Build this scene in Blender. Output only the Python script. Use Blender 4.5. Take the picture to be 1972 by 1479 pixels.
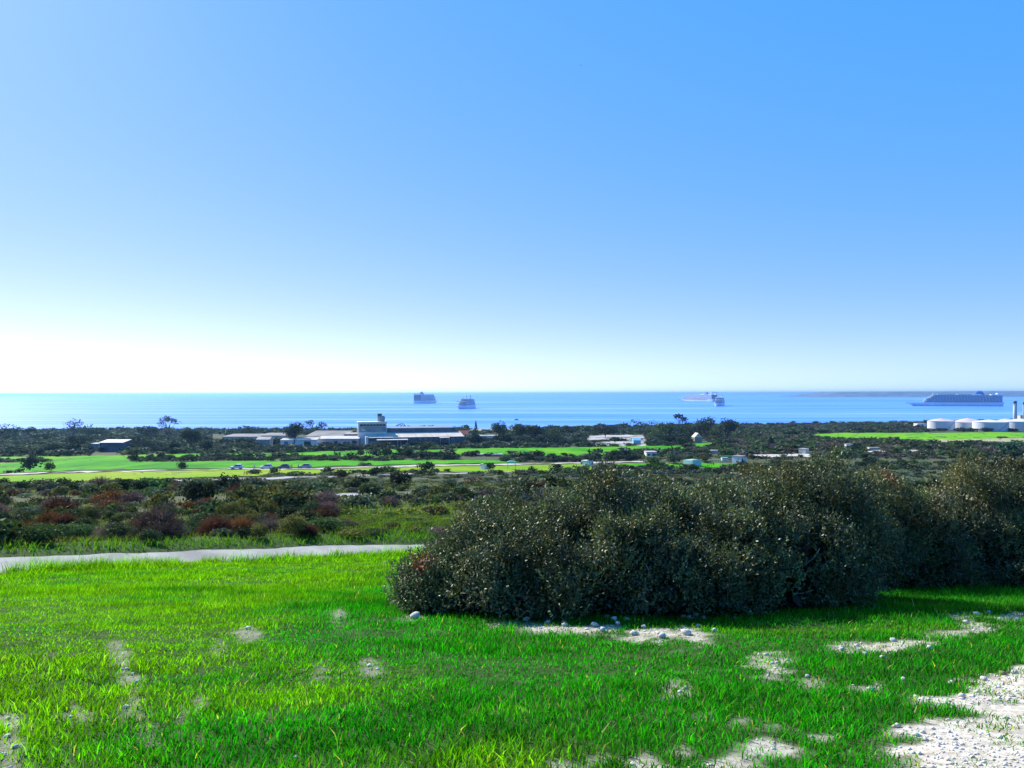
import bpy, math, random
import numpy as np
from mathutils import Vector, Matrix

for o in list(bpy.data.objects): bpy.data.objects.remove(o)
S = bpy.context.scene
COL = S.collection
R = math.radians

# ------------------------------------------------------------------ camera, sky, sun, exposure
EYE = 50.0                       # metres above the sea (z = 0)
W0, H0, FPX = 1972.0, 1479.0, 1462.0
PITCH = 18.0 / FPX
ROLL = R(0.12)
cam_d = bpy.data.cameras.new('camera'); cam = bpy.data.objects.new('camera', cam_d); COL.objects.link(cam)
cam_d.sensor_width = 36.0; cam_d.lens = 36.0 * FPX / W0
cam_d.clip_start = 0.05; cam_d.clip_end = 200000
cam.location = (0, 0, EYE)
cam.rotation_euler = (R(90) + PITCH, ROLL, 0)
S.camera = cam

SUN_AZ, SUN_EL = R(-42), R(37)   # azimuth from the view direction (+Y), negative = left
world = bpy.data.worlds.new('World'); S.world = world; world.use_nodes = True
wn = world.node_tree.nodes; wl = world.node_tree.links; wn.clear()
sky = wn.new('ShaderNodeTexSky'); sky.sky_type = 'NISHITA'; sky.sun_disc = False
sky.sun_elevation = SUN_EL; sky.sun_rotation = SUN_AZ
sky.altitude = 0; sky.air_density = 1.0; sky.dust_density = 0.2; sky.ozone_density = 3.0
# the phone's colour response, the same for the whole sky: whitish glow = gain * sky red ** power, over one clear blue
sep = wn.new('ShaderNodeSeparateColor'); com = wn.new('ShaderNodeCombineColor'); wl.new(sky.outputs[0], sep.inputs[0])
pw = wn.new('ShaderNodeMath'); pw.operation = 'POWER'; pw.inputs[1].default_value = 1.25; wl.new(sep.outputs[0], pw.inputs[0])
for ch, (gain, base) in enumerate(((0.385, 0.0), (0.340, 1.85), (0.14, 6.2))):
    mu = wn.new('ShaderNodeMath'); mu.operation = 'MULTIPLY_ADD'; mu.inputs[1].default_value = gain; mu.inputs[2].default_value = base
    wl.new(pw.outputs[0], mu.inputs[0]); wl.new(mu.outputs[0], com.inputs[ch])
bg = wn.new('ShaderNodeBackground'); bg.inputs['Strength'].default_value = 0.10
wo = wn.new('ShaderNodeOutputWorld')
wl.new(com.outputs[0], bg.inputs['Color']); wl.new(bg.outputs[0], wo.inputs[0])

sun_d = bpy.data.lights.new('sun', 'SUN'); sun_d.energy = 5.0; sun_d.angle = R(0.53); sun_d.color = (1.0, 0.95, 0.86)
sun = bpy.data.objects.new('sun', sun_d); COL.objects.link(sun)
sdir = Vector((math.sin(SUN_AZ) * math.cos(SUN_EL), math.cos(SUN_AZ) * math.cos(SUN_EL), math.sin(SUN_EL)))
sun.rotation_euler = (-sdir).to_track_quat('-Z', 'Y').to_euler(); sun.location = (0, 0, 120)

vs = S.view_settings
vs.view_transform = 'Standard'; vs.look = 'None'; vs.gamma = 1.0; vs.exposure = 0.8; vs.use_curve_mapping = False
S.render.engine = 'CYCLES'
S.cycles.max_bounces = 6; S.cycles.diffuse_bounces = 3; S.cycles.glossy_bounces = 2
S.cycles.transmission_bounces = 4; S.cycles.volume_bounces = 0; S.cycles.transparent_max_bounces = 4
S.cycles.use_denoising = True
S.cycles.caustics_reflective = False; S.cycles.caustics_refractive = False

# ------------------------------------------------------------------ helpers: tags, meshes, materials
def tag(o, label=None, cat=None, group=None, kind=None):
    if label: o['label'] = label
    if cat: o['category'] = cat
    if group: o['group'] = group
    if kind: o['kind'] = kind
    return o

def empty(name, loc=(0, 0, 0), rz=0.0):
    o = bpy.data.objects.new(name, None); COL.objects.link(o)
    o.location = loc; o.rotation_euler = (0, 0, rz); o.empty_display_size = 0.3
    return o

def link(name, me, parent=None, loc=None):
    o = bpy.data.objects.new(name, me); COL.objects.link(o)
    if parent is not None: o.parent = parent
    if loc is not None: o.location = loc
    return o

def np_mesh(name, V, loops, starts, mats, tint=None, midx=None, smooth=False):
    me = bpy.data.meshes.new(name)
    V = np.ascontiguousarray(V, dtype=np.float32); loops = np.ascontiguousarray(loops, dtype=np.int32)
    starts = np.ascontiguousarray(starts, dtype=np.int32)
    me.vertices.add(len(V)); me.vertices.foreach_set('co', V.ravel())
    me.loops.add(len(loops)); me.loops.foreach_set('vertex_index', loops)
    me.polygons.add(len(starts)); me.polygons.foreach_set('loop_start', starts)
    if midx is not None: me.polygons.foreach_set('material_index', np.ascontiguousarray(midx, dtype=np.int32))
    if smooth: me.polygons.foreach_set('use_smooth', np.ones(len(starts), dtype=bool))
    if tint is not None:
        a = me.attributes.new('tint', 'FLOAT_COLOR', 'POINT')
        c = np.ones((len(V), 4), dtype=np.float32); c[:, :3] = tint
        a.data.foreach_set('color', c.ravel())
    for m in (mats if isinstance(mats, (list, tuple)) else [mats]): me.materials.append(m)
    me.update(calc_edges=True)
    return me

def quad_mesh(name, V, mats, tint=None, midx=None):
    n = len(V) // 4
    return np_mesh(name, V, np.arange(4 * n), np.arange(n) * 4, mats, tint, midx)

class MB:
    """collects boxes, prisms, tubes and rings and links them as ONE mesh"""
    def __init__(self): self.v = []; self.f = []
    def add(self, vs_, fs_):
        b = len(self.v); self.v += [tuple(p) for p in vs_]; self.f += [tuple(b + i for i in f) for f in fs_]; return self
    def box(self, x0, x1, y0, y1, z0, z1):
        v = [(x, y, z) for z in (z0, z1) for y in (y0, y1) for x in (x0, x1)]
        return self.add(v, [(0, 2, 3, 1), (4, 5, 7, 6), (0, 1, 5, 4), (2, 6, 7, 3), (0, 4, 6, 2), (1, 3, 7, 5)])
    def extrude_x(self, prof, x0, x1):          # prof = [(y, z)...] counter-clockwise
        n = len(prof); v = [(x0, y, z) for y, z in prof] + [(x1, y, z) for y, z in prof]
        f = [tuple(range(n))[::-1], tuple(range(n, 2 * n))] + [(i, (i + 1) % n, n + (i + 1) % n, n + i) for i in range(n)]
        return self.add(v, f)
    def extrude_y(self, prof, y0, y1):          # prof = [(x, z)...]
        n = len(prof); v = [(x, y0, z) for x, z in prof] + [(x, y1, z) for x, z in prof]
        f = [tuple(range(n)), tuple(range(n, 2 * n))[::-1]] + [(i, n + i, n + (i + 1) % n, (i + 1) % n) for i in range(n)]
        return self.add(v, f)
    def loft(self, rings, cap=True):
        n = len(rings[0]); v = [p for r in rings for p in r]; f = []
        for k in range(len(rings) - 1):
            for i in range(n):
                j = (i + 1) % n
                f.append((k * n + i, k * n + j, (k + 1) * n + j, (k + 1) * n + i))
        if cap: f.append(tuple(range(n))[::-1]); f.append(tuple((len(rings) - 1) * n + i for i in range(n)))
        return self.add(v, f)
    def lathe(self, prof, cx=0, cy=0, n=24, cap=True):   # prof = [(r, z)...]
        return self.loft([[(cx + r * math.cos(2 * math.pi * i / n), cy + r * math.sin(2 * math.pi * i / n), z) for i in range(n)] for r, z in prof], cap)
    def tube(self, pts, r0, r1=None, n=6):
        r1 = r0 if r1 is None else r1; rings = []; pts = [Vector(p) for p in pts]
        for k, p in enumerate(pts):
            d = (pts[min(k + 1, len(pts) - 1)] - pts[max(k - 1, 0)]).normalized()
            a = d.orthogonal().normalized(); b = d.cross(a); r = r0 + (r1 - r0) * k / max(1, len(pts) - 1)
            rings.append([p + (a * math.cos(2 * math.pi * i / n) + b * math.sin(2 * math.pi * i / n)) * r for i in range(n)])
        return self.loft(rings)
    def build(self, name, mat, parent=None, loc=None, smooth=False):
        me = bpy.data.meshes.new(name); me.from_pydata([tuple(p) for p in self.v], [], self.f)
        me.materials.append(mat)
        if smooth: me.polygons.foreach_set('use_smooth', [True] * len(me.polygons))
        me.update(); return link(name, me, parent, loc)

MATS = {}
def mat(name, col, rough=0.7, spec=0.3, var=0.15, scale=1.0, col2=None, metallic=0.0, bump=0.0):
    """a painted, plastered or worn surface: base colour broken by procedural noise"""
    if name in MATS: return MATS[name]
    m = bpy.data.materials.new(name); m.use_nodes = True; n = m.node_tree.nodes; l = m.node_tree.links
    p = n['Principled BSDF']; p.inputs['Roughness'].default_value = rough; p.inputs['Specular IOR Level'].default_value = spec
    p.inputs['Metallic'].default_value = metallic
    tc = n.new('ShaderNodeTexCoord'); nz = n.new('ShaderNodeTexNoise'); nz.inputs['Scale'].default_value = scale; nz.inputs['Detail'].default_value = 6
    l.new(tc.outputs['Object'], nz.inputs['Vector'])
    mx = n.new('ShaderNodeMix'); mx.data_type = 'RGBA'
    c2 = col2 or tuple(c * (1 - 2 * var) for c in col)
    mx.inputs['A'].default_value = (*c2, 1); mx.inputs['B'].default_value = (*col, 1)
    rp = n.new('ShaderNodeValToRGB'); rp.color_ramp.elements[0].position = 0.35; rp.color_ramp.elements[1].position = 0.62
    l.new(nz.outputs['Fac'], rp.inputs[0]); l.new(rp.outputs[0], mx.inputs['Factor']); l.new(mx.outputs['Result'], p.inputs['Base Color'])
    if bump:
        b = n.new('ShaderNodeBump'); b.inputs['Strength'].default_value = bump; b.inputs['Distance'].default_value = 0.05
        l.new(nz.outputs['Fac'], b.inputs['Height']); l.new(b.outputs[0], p.inputs['Normal'])
    MATS[name] = m; return m

def foliage_mat(name, transl=0.35, gloss=0.08, rough=0.4, var=0.35, scale=3.0, boost=(1.0, 1.0, 1.0), glc=(1, 1, 1)):
    """leaves: own colour = tint attribute * object colour * noise; part of the light goes through the blade"""
    m = bpy.data.materials.new(name); m.use_nodes = True; n = m.node_tree.nodes; l = m.node_tree.links; n.clear()
    out = n.new('ShaderNodeOutputMaterial')
    at = n.new('ShaderNodeAttribute'); at.attribute_name = 'tint'
    oi = n.new('ShaderNodeObjectInfo'); geo = n.new('ShaderNodeNewGeometry')
    m1 = n.new('ShaderNodeMix'); m1.data_type = 'RGBA'; m1.blend_type = 'MULTIPLY'; m1.inputs['Factor'].default_value = 1
    l.new(at.outputs['Color'], m1.inputs['A']); l.new(oi.outputs['Color'], m1.inputs['B'])
    nz = n.new('ShaderNodeTexNoise'); nz.inputs['Scale'].default_value = scale; nz.inputs['Detail'].default_value = 3
    l.new(geo.outputs['Position'], nz.inputs['Vector'])
    mr = n.new('ShaderNodeMapRange'); mr.inputs['From Min'].default_value = 0.3; mr.inputs['From Max'].default_value = 0.7
    mr.inputs['To Min'].default_value = 1 - var; mr.inputs['To Max'].default_value = 1 + var
    l.new(nz.outputs['Fac'], mr.inputs['Value'])
    m2 = n.new('ShaderNodeMix'); m2.data_type = 'RGBA'; m2.blend_type = 'MULTIPLY'; m2.inputs['Factor'].default_value = 1
    l.new(m1.outputs['Result'], m2.inputs['A']); l.new(mr.outputs['Result'], m2.inputs['B'])
    df = n.new('ShaderNodeBsdfDiffuse'); tr = n.new('ShaderNodeBsdfTranslucent'); gl = n.new('ShaderNodeBsdfGlossy')
    gl.inputs['Roughness'].default_value = rough; gl.inputs['Color'].default_value = (*glc, 1)
    tb = n.new('ShaderNodeMix'); tb.data_type = 'RGBA'; tb.blend_type = 'MULTIPLY'; tb.inputs['Factor'].default_value = 1
    tb.inputs['B'].default_value = (*boost, 1); l.new(m2.outputs['Result'], tb.inputs['A'])
    l.new(m2.outputs['Result'], df.inputs['Color']); l.new(tb.outputs['Result'], tr.inputs['Color'])
    a = n.new('ShaderNodeMixShader'); a.inputs[0].default_value = transl
    l.new(df.outputs[0], a.inputs[1]); l.new(tr.outputs[0], a.inputs[2])
    b = n.new('ShaderNodeMixShader'); b.inputs[0].default_value = gloss
    l.new(a.outputs[0], b.inputs[1]); l.new(gl.outputs[0], b.inputs[2]); l.new(b.outputs[0], out.inputs[0])
    MATS[name] = m; return m

GRASS_M = foliage_mat('grass_blades', 0.55, 0.015, 0.55, 0.25, 2.0, (0.95, 1.35, 0.3), (.6, .9, .5))
LENT_M = foliage_mat('lentisk_leaves', 0.22, 0.045, 0.48, 0.3, 2.2, (1.3, 1.2, .6), (.85, .85, .75))
SHRUB_M = foliage_mat('shrub_leaves', 0.28, 0.02, 0.55, 0.35, 1.2, (1.3, 1.2, .6), (.7, .8, .6))
TREE_M = foliage_mat('tree_leaves', 0.28, 0.02, 0.55, 0.35, 0.25, (1.3, 1.2, .6), (.7, .8, .6))
BARK_M = mat('bark', (0.16, 0.12, 0.09), 0.9, 0.1, 0.25, 6.0)
TWIG_M = mat('pale_twig', (0.34, 0.31, 0.27), 0.8, 0.2, 0.25, 12.0)

# ------------------------------------------------------------------ noise, terrain, pixel rays
def _hash(i, j, s):
    i = i.astype(np.int64); j = j.astype(np.int64)
    h = (i * 374761393 + j * 668265263 + s * 974634541) & 0x7fffffff
    h = ((h ^ (h >> 13)) * 1274126177) & 0x7fffffff
    h = h ^ (h >> 16)
    return (h & 0xffff) / 65535.0
def vnoise(x, y, s=0):
    x = np.asarray(x, float); y = np.asarray(y, float)
    i = np.floor(x); j = np.floor(y); fx = x - i; fy = y - j
    fx = fx * fx * (3 - 2 * fx); fy = fy * fy * (3 - 2 * fy)
    a = _hash(i, j, s); b = _hash(i + 1, j, s); c = _hash(i, j + 1, s); d = _hash(i + 1, j + 1, s)
    return a + (b - a) * fx + (c - a) * fy + (a - b - c + d) * fx * fy
def fbm(x, y, s=0, o=4):
    t = 0; a = 0.5; n = 0
    for k in range(o): t = t + a * vnoise(x * 2 ** k, y * 2 ** k, s + k * 17); n += a; a *= 0.5
    return t / n
def sstep(a, b, x):
    t = np.clip((x - a) / (b - a), 0, 1); return t * t * (3 - 2 * t)

ROAD_X = np.array([-60, -30, -20, -11.9, -8.0, -4.1, 0, 8, 20, 40, 90.])
ROAD_Y = np.array([-50, -7.5, 6.6, 18.0, 23.5, 29.0, 34.0, 40, 44, 48, 53.])
def road_yr(x): return np.interp(x, ROAD_X, ROAD_Y)
def road_s(x, y):                                   # signed distance from the road's centre line, + = beyond
    sl = (road_yr(x + 0.5) - road_yr(x - 0.5))
    return (y - road_yr(x)) / np.sqrt(1 + sl * sl)
def near_d(y): return 1.05 + 0.17 * y
PY = np.array([-50, 30, 250, 480, 700, 930, 1010, 1300, 4000.])
PD = np.array([0.2, 6.0, 25.0, 33.6, 40.5, 45.3, 46.6, 47.6, 47.6])
def far_d(y):
    y = np.asarray(y, float); k = np.maximum(np.abs(y) * 0.06, 0.5)
    return (np.interp(y - k, PY, PD) + 2 * np.interp(y, PY, PD) + np.interp(y + k, PY, PD)) / 4
def shore_y(x): return 1015 + 0.32 * np.maximum(x, -200) + 60 * (fbm(np.asarray(x) / 260.0, np.asarray(x) * 0 + 3, 91, 3) - 0.5)
def H(x, y):
    x = np.asarray(x, float); y = np.asarray(y, float)
    s = road_s(x, y); yr = road_yr(x)
    dn = near_d(np.minimum(y, 60)) + 0.10 * (fbm(x / 2.3, y / 2.3, 5) - 0.5) + 0.05 * (fbm(x / .5, y / .5, 7, 3) - 0.5)
    w = sstep(-3, 8, x)
    rd = (near_d(yr - 2.5) + 0.65) * (1 - w) + far_d(yr) * w
    df = far_d(y) + (1.0 * (fbm(x / 26, y / 26, 11) - 0.5) + 0.5 * (fbm(x / 6, y / 6, 13) - 0.5)) * sstep(40, 80, y) \
        + 2.0 * (fbm(x / 120, y / 120, 19) - 0.5) * sstep(200, 400, y) + 0.25 * (fbm(x / 5, y / 5, 13) - 0.5)
    d = dn + (rd - dn) * sstep(-2.2, -1.4, s)
    d = d + (df - d) * sstep(1.6, 8.0, s)
    z = EYE - d
    sh = shore_y(x)
    z = z + (-0.6 - z) * sstep(0, 25, y - sh)
    return z

cp, sp_, cr, sr = math.cos(PITCH), math.sin(PITCH), math.cos(ROLL), math.sin(ROLL)
ROT = cam.rotation_euler.to_matrix()
def ray(px, py):
    v = ROT @ Vector(((px - W0 / 2) / FPX, (H0 / 2 - py) / FPX, -1.0))
    return v
def at(px, py, Y):                                  # world point on a pixel's ray at forward distance Y
    v = ray(px, py); k = Y / v.y
    return Vector((v.x * k, Y, EYE + v.z * k))
_Y = np.exp(np.linspace(math.log(2.0), math.log(2500), 170))
def ground_many(px, py):                            # where the pixels' rays meet the ground
    px = np.asarray(px, float).ravel(); py = np.asarray(py, float).ravel()
    D = np.stack([(px - W0 / 2) / FPX, (H0 / 2 - py) / FPX, -np.ones(len(px))], 1) @ np.array(ROT).T
    gx = (D[:, 0] / D[:, 1])[:, None]; gz = (D[:, 2] / D[:, 1])[:, None]
    under = EYE + gz * _Y < H(gx * _Y, np.broadcast_to(_Y, (len(px), len(_Y))))
    k = np.where(under.any(1), under.argmax(1), len(_Y) - 1); k = np.maximum(k, 1)
    a = _Y[k - 1]; b = _Y[k]
    for _ in range(2):
        tt = np.linspace(0, 1, 17)[None, :]; ym = a[:, None] + (b - a)[:, None] * tt
        u = EYE + gz * ym < H(gx * ym, ym); u[:, -1] = True; kk = np.maximum(u.argmax(1), 1); r_ = np.arange(len(a)); a, b = ym[r_, kk - 1], ym[r_, kk]
    y = (a + b) / 2; x = gx[:, 0] * y
    return np.stack([x, y, H(x, y)], 1)
def ground(px, py): return Vector(ground_many([px], [py])[0])
RI = np.array(ROT.inverted())
def project(P):                                     # world -> photograph pixels (1972 wide)
    q = (np.asarray(P) - np.array([0, 0, EYE])) @ RI.T
    d = np.where(-q[:, 2] < 0.01, 0.01, -q[:, 2])
    return W0 / 2 + q[:, 0] / d * FPX, H0 / 2 - q[:, 1] / d * FPX
def on(x, y, dz=0.0): return Vector((x, y, float(H(x, y)) + dz))
def in_poly(px, py, poly):
    r = np.zeros(len(px), bool); n = len(poly)
    for i in range(n):
        x1, y1 = poly[i]; x2, y2 = poly[(i + 1) % n]
        if y1 == y2: continue
        c = ((y1 > py) != (y2 > py)) & (px < (x2 - x1) * (py - y1) / (y2 - y1) + x1); r ^= c
    return r

# bare chalky places in the near field: (px, py, half width px, half height px, strength)
BARE_PX = [(240, 1295, 16, 55, 1.0), (262, 1330, 14, 34, .9), (222, 1255, 16, 22, .8), (478, 1214, 22, 16, .9), (655, 1188, 14, 18, .9), (650, 1192, 18, 20, .8),
           (715, 1286, 26, 18, .8), (620, 1290, 22, 18, .6), (382, 1362, 20, 22, .9), (350, 1385, 14, 20, .6), (150, 1375, 16, 14, .7), (18, 1425, 22, 50, 1.0),
           (570, 1460, 16, 12, .6), (420, 1245, 16, 18, .5), (285, 1410, 14, 26, .4),
           (1040, 1206, 70, 14, 1.0), (1150, 1212, 75, 15, 1.0), (1250, 1215, 65, 17, 1.0), (1330, 1218, 60, 18, 1.0), (960, 1200, 40, 9, .8), (800, 1192, 22, 6, .7),
           (1475, 1275, 40, 18, .75), (1500, 1290, 30, 12, .8), (1560, 1315, 22, 14, .5), (1640, 1248, 40, 13, .9), (1690, 1252, 50, 13, 1.0), (1745, 1238, 60, 12, 1.0),
           (1820, 1222, 40, 9, .8), (1880, 1205, 30, 10, .9), (1950, 1188, 45, 10, 1.0), (1860, 1185, 40, 8, .7),
           (1425, 1392, 60, 14, .8), (1480, 1400, 50, 10, .6), (1350, 1378, 40, 10, .5), (1235, 1468, 50, 20, .9), (1160, 1455, 50, 14, .7), (1080, 1478, 60, 12, .7), (1320, 1450, 40, 10, .5),
           (1680, 1325, 30, 8, .8), (1300, 1330, 22, 14, .5), (1100, 1420, 20, 14, .4), (100, 1270, 26, 20, .35), (1580, 1420, 60, 12, .9), (1500, 1440, 60, 16, .9), (1400, 1470, 50, 12, .8)]
BARE = []; _b = np.array(BARE_PX)
_c = [ground_many(_b[:, 0] + dx * _b[:, 2], _b[:, 1] + dy * _b[:, 3]) for dx, dy in ((0, 0), (1, 0), (0, -1), (0, 1))]
for (px, py, rx, ry, st), c, c1, c2, c3 in zip(BARE_PX, *[[Vector(q) for q in k] for k in _c]):
    BARE.append((c.x, c.y, (abs(c1.x - c.x) + .02) * (.8 if px < 760 else 1.0), (c2.y - c3.y) / 2 + .03, st * (.78 if px < 760 else 1.0), c.x / max(c.y, .1)))
TRACK_PX = [(3400, 1010), (1990, 1296), (1920, 1318), (1850, 1358), (1795, 1380), (1760, 1404), (1715, 1416), (1680, 1442), (1720, 1464), (1690, 1500), (1650, 1700), (3400, 1700)]
TRACK = [(q[0], q[1]) for q in ground_many(*zip(*TRACK_PX))]
def seg_dist(x, y, poly, closed=True):
    d = np.full(np.shape(x), 1e9); n = len(poly)
    for i in range(n if closed else n - 1):
        (x1, y1), (x2, y2) = poly[i], poly[(i + 1) % n]
        L = (x2 - x1) ** 2 + (y2 - y1) ** 2 + 1e-9
        t = np.clip(((x - x1) * (x2 - x1) + (y - y1) * (y2 - y1)) / L, 0, 1)
        d = np.minimum(d, np.hypot(x - x1 - t * (x2 - x1), y - y1 - t * (y2 - y1)))
    return d
def bare(x, y):                                     # 0 = full grass, 1 = bare chalk
    x = np.asarray(x, float); y = np.asarray(y, float)
    wob = (fbm(x / .35, y / .35, 31, 3) - .5); wo2 = fbm(x / .11, y / .11, 37, 2) - .5; b = np.zeros(x.shape)
    for cx, cy, rx, ry, st, sh in BARE:
        # patches drawn along the line of sight keep their lean
        dx = (x - cx - (y - cy) * sh) / (rx * .9); dy = (y - cy) / (ry * .9)
        r = np.sqrt(dx * dx + dy * dy) + wob * 2.3 + wo2 * 1.3
        b = np.maximum(b, st * .82 * (1 - sstep(.35, 1.3, r)))
    ins = in_poly(x.ravel(), y.ravel(), TRACK).reshape(x.shape); d = seg_dist(x, y, TRACK)
    sd = np.where(ins, -d, d) + wob * .8 + wo2 * .25
    return np.maximum(b, 1 - sstep(-.06, .14, sd))

# ------------------------------------------------------------------ ground, sea, headland
yy = np.concatenate([np.linspace(-30, 1.5, 24), np.exp(np.linspace(math.log(1.8), math.log(60), 250)), np.exp(np.linspace(math.log(60.8), math.log(1500), 190))])
uu = np.concatenate([np.linspace(-3.2, -0.86, 34), np.linspace(-0.84, 0.84, 250), np.linspace(0.86, 3.2, 34)])
GX = uu[None, :] * (np.maximum(yy, 0)[:, None] * 1.0 + 4.5); GY = np.repeat(yy[:, None], len(uu), 1)
GZ = H(GX, GY)
nr, nc = GX.shape
idx = np.arange(nr * nc).reshape(nr, nc)
loops = np.stack([idx[:-1, :-1], idx[:-1, 1:], idx[1:, 1:], idx[1:, :-1]], -1).reshape(-1)
CH = np.zeros(GX.shape); nm = (GY < 45) & (GY > -10)
CH[nm] = bare(GX[nm], GY[nm]) * (road_s(GX[nm], GY[nm]) < -2) * np.where(in_poly(GX[nm], GY[nm], TRACK) | (GX[nm] > .02 * GY[nm]), 1.0, .62) * (.7 + .6 * fbm(GX[nm] / .16, GY[nm] / .16, 53, 3)); CH = np.clip(CH, 0, 1)

gm = bpy.data.materials.new('ground_soil'); gm.use_nodes = True; MATS['ground'] = gm
n = gm.node_tree.nodes; l = gm.node_tree.links; p = n['Principled BSDF']; p.inputs['Roughness'].default_value = 0.95; p.inputs['Specular IOR Level'].default_value = 0.1
geo = n.new('ShaderNodeNewGeometry')
def noise(sc, det=6, rough=0.6):
    q = n.new('ShaderNodeTexNoise'); q.inputs['Scale'].default_value = sc; q.inputs['Detail'].default_value = det; q.inputs['Roughness'].default_value = rough
    l.new(geo.outputs['Position'], q.inputs['Vector']); return q
def ramp(src, stops):
    r = n.new('ShaderNodeValToRGB'); e = r.color_ramp.elements
    e[0].position, e[0].color = stops[0][0], (*stops[0][1], 1); e[1].position, e[1].color = stops[-1][0], (*stops[-1][1], 1)
    for pos, c in stops[1:-1]: k = e.new(pos); k.color = (*c, 1)
    l.new(src, r.inputs[0]); return r
def mixc(f, a, b, blend='MIX'):
    m = n.new('ShaderNodeMix'); m.data_type = 'RGBA'; m.blend_type = blend
    if hasattr(f, 'is_linked'): l.new(f, m.inputs['Factor'])
    else: m.inputs['Factor'].default_value = f
    for s_, k in ((a, 'A'), (b, 'B')):
        if hasattr(s_, 'is_linked'): l.new(s_, m.inputs[k])
        else: m.inputs[k].default_value = (*s_, 1)
    return m.outputs['Result']
at_f = n.new('ShaderNodeAttribute'); at_f.attribute_name = 'tint'     # R = chalk, G = sown field, B = far
sx = n.new('ShaderNodeSeparateColor'); l.new(at_f.outputs['Color'], sx.inputs[0])
wild = ramp(noise(0.09).outputs['Fac'], [(0.3, (0.045, 0.06, 0.022)), (0.48, (0.075, 0.085, 0.035)), (0.6, (0.085, 0.085, 0.042)), (0.72, (0.07, 0.10, 0.03))]).outputs[0]
fine = ramp(noise(3.0).outputs['Fac'], [(0.3, (0.55, 0.55, 0.55)), (0.7, (1.35, 1.35, 1.35))]).outputs[0]
wild = mixc(1.0, wild, fine, 'MULTIPLY')
soil = ramp(noise(7.0).outputs['Fac'], [(0.3, (0.022, 0.045, 0.008)), (0.55, (0.03, 0.075, 0.010)), (0.75, (0.11, 0.105, 0.045))]).outputs[0]
chalk = ramp(noise(16.0, 8, .7).outputs['Fac'], [(0.32, (0.26, 0.21, 0.14)), (0.5, (0.50, 0.44, 0.34)), (0.68, (0.66, 0.60, 0.50))]).outputs[0]
c1 = mixc(sx.outputs[1], wild, soil)
c2 = mixc(sx.outputs[0], c1, chalk)
l.new(c2, p.inputs['Base Color'])
bmp = n.new('ShaderNodeBump'); bmp.inputs['Strength'].default_value = 0.5; bmp.inputs['Distance'].default_value = 0.02
l.new(noise(40, 6).outputs['Fac'], bmp.inputs['Height']); l.new(bmp.outputs[0], p.inputs['Normal'])
ft = np.stack([CH, (road_s(GX, GY) < 4.5).astype(float), np.zeros(GX.shape)], -1).reshape(-1, 3)
g_me = np_mesh('ground', np.stack([GX, GY, GZ], -1).reshape(-1, 3), loops, np.arange(len(loops) // 4) * 4, gm, ft, smooth=True)
tag(link('ground', g_me), kind='structure')

# sea
sm = bpy.data.materials.new('sea_water'); sm.use_nodes = True
n = sm.node_tree.nodes; l = sm.node_tree.links; p = n['Principled BSDF']; geo = n.new('ShaderNodeNewGeometry')
def stretched(sxv, syv, det=3, rot=0.0):
    mp = n.new('ShaderNodeMapping'); mp.inputs['Scale'].default_value = (sxv, syv, 1); mp.inputs['Rotation'].default_value = (0, 0, rot)
    l.new(geo.outputs['Position'], mp.inputs['Vector'])
    q = n.new('ShaderNodeTexNoise'); q.inputs['Scale'].default_value = 1; q.inputs['Detail'].default_value = det; l.new(mp.outputs[0], q.inputs['Vector']); return q.outputs['Fac']
s1 = ramp(stretched(0.0011, 0.011, 4, 0.03), [(0.40, (0, 0, 0)), (0.70, (1, 1, 1))]).outputs[0]
s2 = ramp(stretched(0.0004, 0.0032, 4, -0.05), [(0.42, (0, 0, 0)), (0.68, (1, 1, 1))]).outputs[0]
mxs = mixc(0.5, s1, s2, 'MIX')
colr = ramp(mxs, [(0.0, (0.055, 0.22, 0.72)), (0.45, (0.12, 0.30, 0.80)), (1.0, (0.30, 0.47, 0.90))]).outputs[0]
l.new(colr, p.inputs['Base Color'])
rr = ramp(mxs, [(0.0, (0.42,) * 3), (1.0, (0.22,) * 3)]).outputs[0]
l.new(rr, p.inputs['Roughness']); p.inputs['IOR'].default_value = 1.12
bmp = n.new('ShaderNodeBump'); bmp.inputs['Strength'].default_value = 0.25; bmp.inputs['Distance'].default_value = 1.5
l.new(stretched(0.02, 0.06, 4), bmp.inputs['Height']); l.new(bmp.outputs[0], p.inputs['Normal'])
xs = np.concatenate([-np.exp(np.linspace(math.log(60000), math.log(300), 24)), [0], np.exp(np.linspace(math.log(300), math.log(60000), 24))])
ys = np.concatenate([[880, 980], np.exp(np.linspace(math.log(1100), math.log(70000), 40))])
SX, SY = np.meshgrid(xs, ys); idx = np.arange(SX.size).reshape(SX.shape)
loops = np.stack([idx[:-1, :-1], idx[:-1, 1:], idx[1:, 1:], idx[1:, :-1]], -1).reshape(-1)
tag(link('sea', np_mesh('sea', np.stack([SX, SY, SX * 0], -1).reshape(-1, 3), loops, np.arange(len(loops) // 4) * 4, sm)), kind='structure')

# low headland on the horizon
hx0 = at(1560, 757, 9000).x; hx1 = hx0 + 5200
V = []; k = 0
for j, yk in enumerate((8600, 9000, 9600, 10600)):
    for i in range(60):
        t = i / 59; x = hx0 + (hx1 - hx0) * t
        hgt = (0, 1.0, .9, 0)[j] * (62 * float(sstep(0, .06, t)) * (.96 + .1 * float(fbm(np.array(x / 500.), np.array(yk / 500.), 3))))
        V.append((x, yk + 60 * math.sin(i), -0.5 + hgt))
F = [(j * 60 + i, j * 60 + i + 1, (j + 1) * 60 + i + 1, (j + 1) * 60 + i) for j in range(3) for i in range(59)]
mb = MB(); mb.add(V, F)
tag(mb.build('headland', mat('hazed_headland', (0.13, 0.17, 0.19), 0.95, 0.1, 0.2, 0.01), smooth=True), kind='structure')  # base colour paled and blued to carry the distance haze

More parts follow.
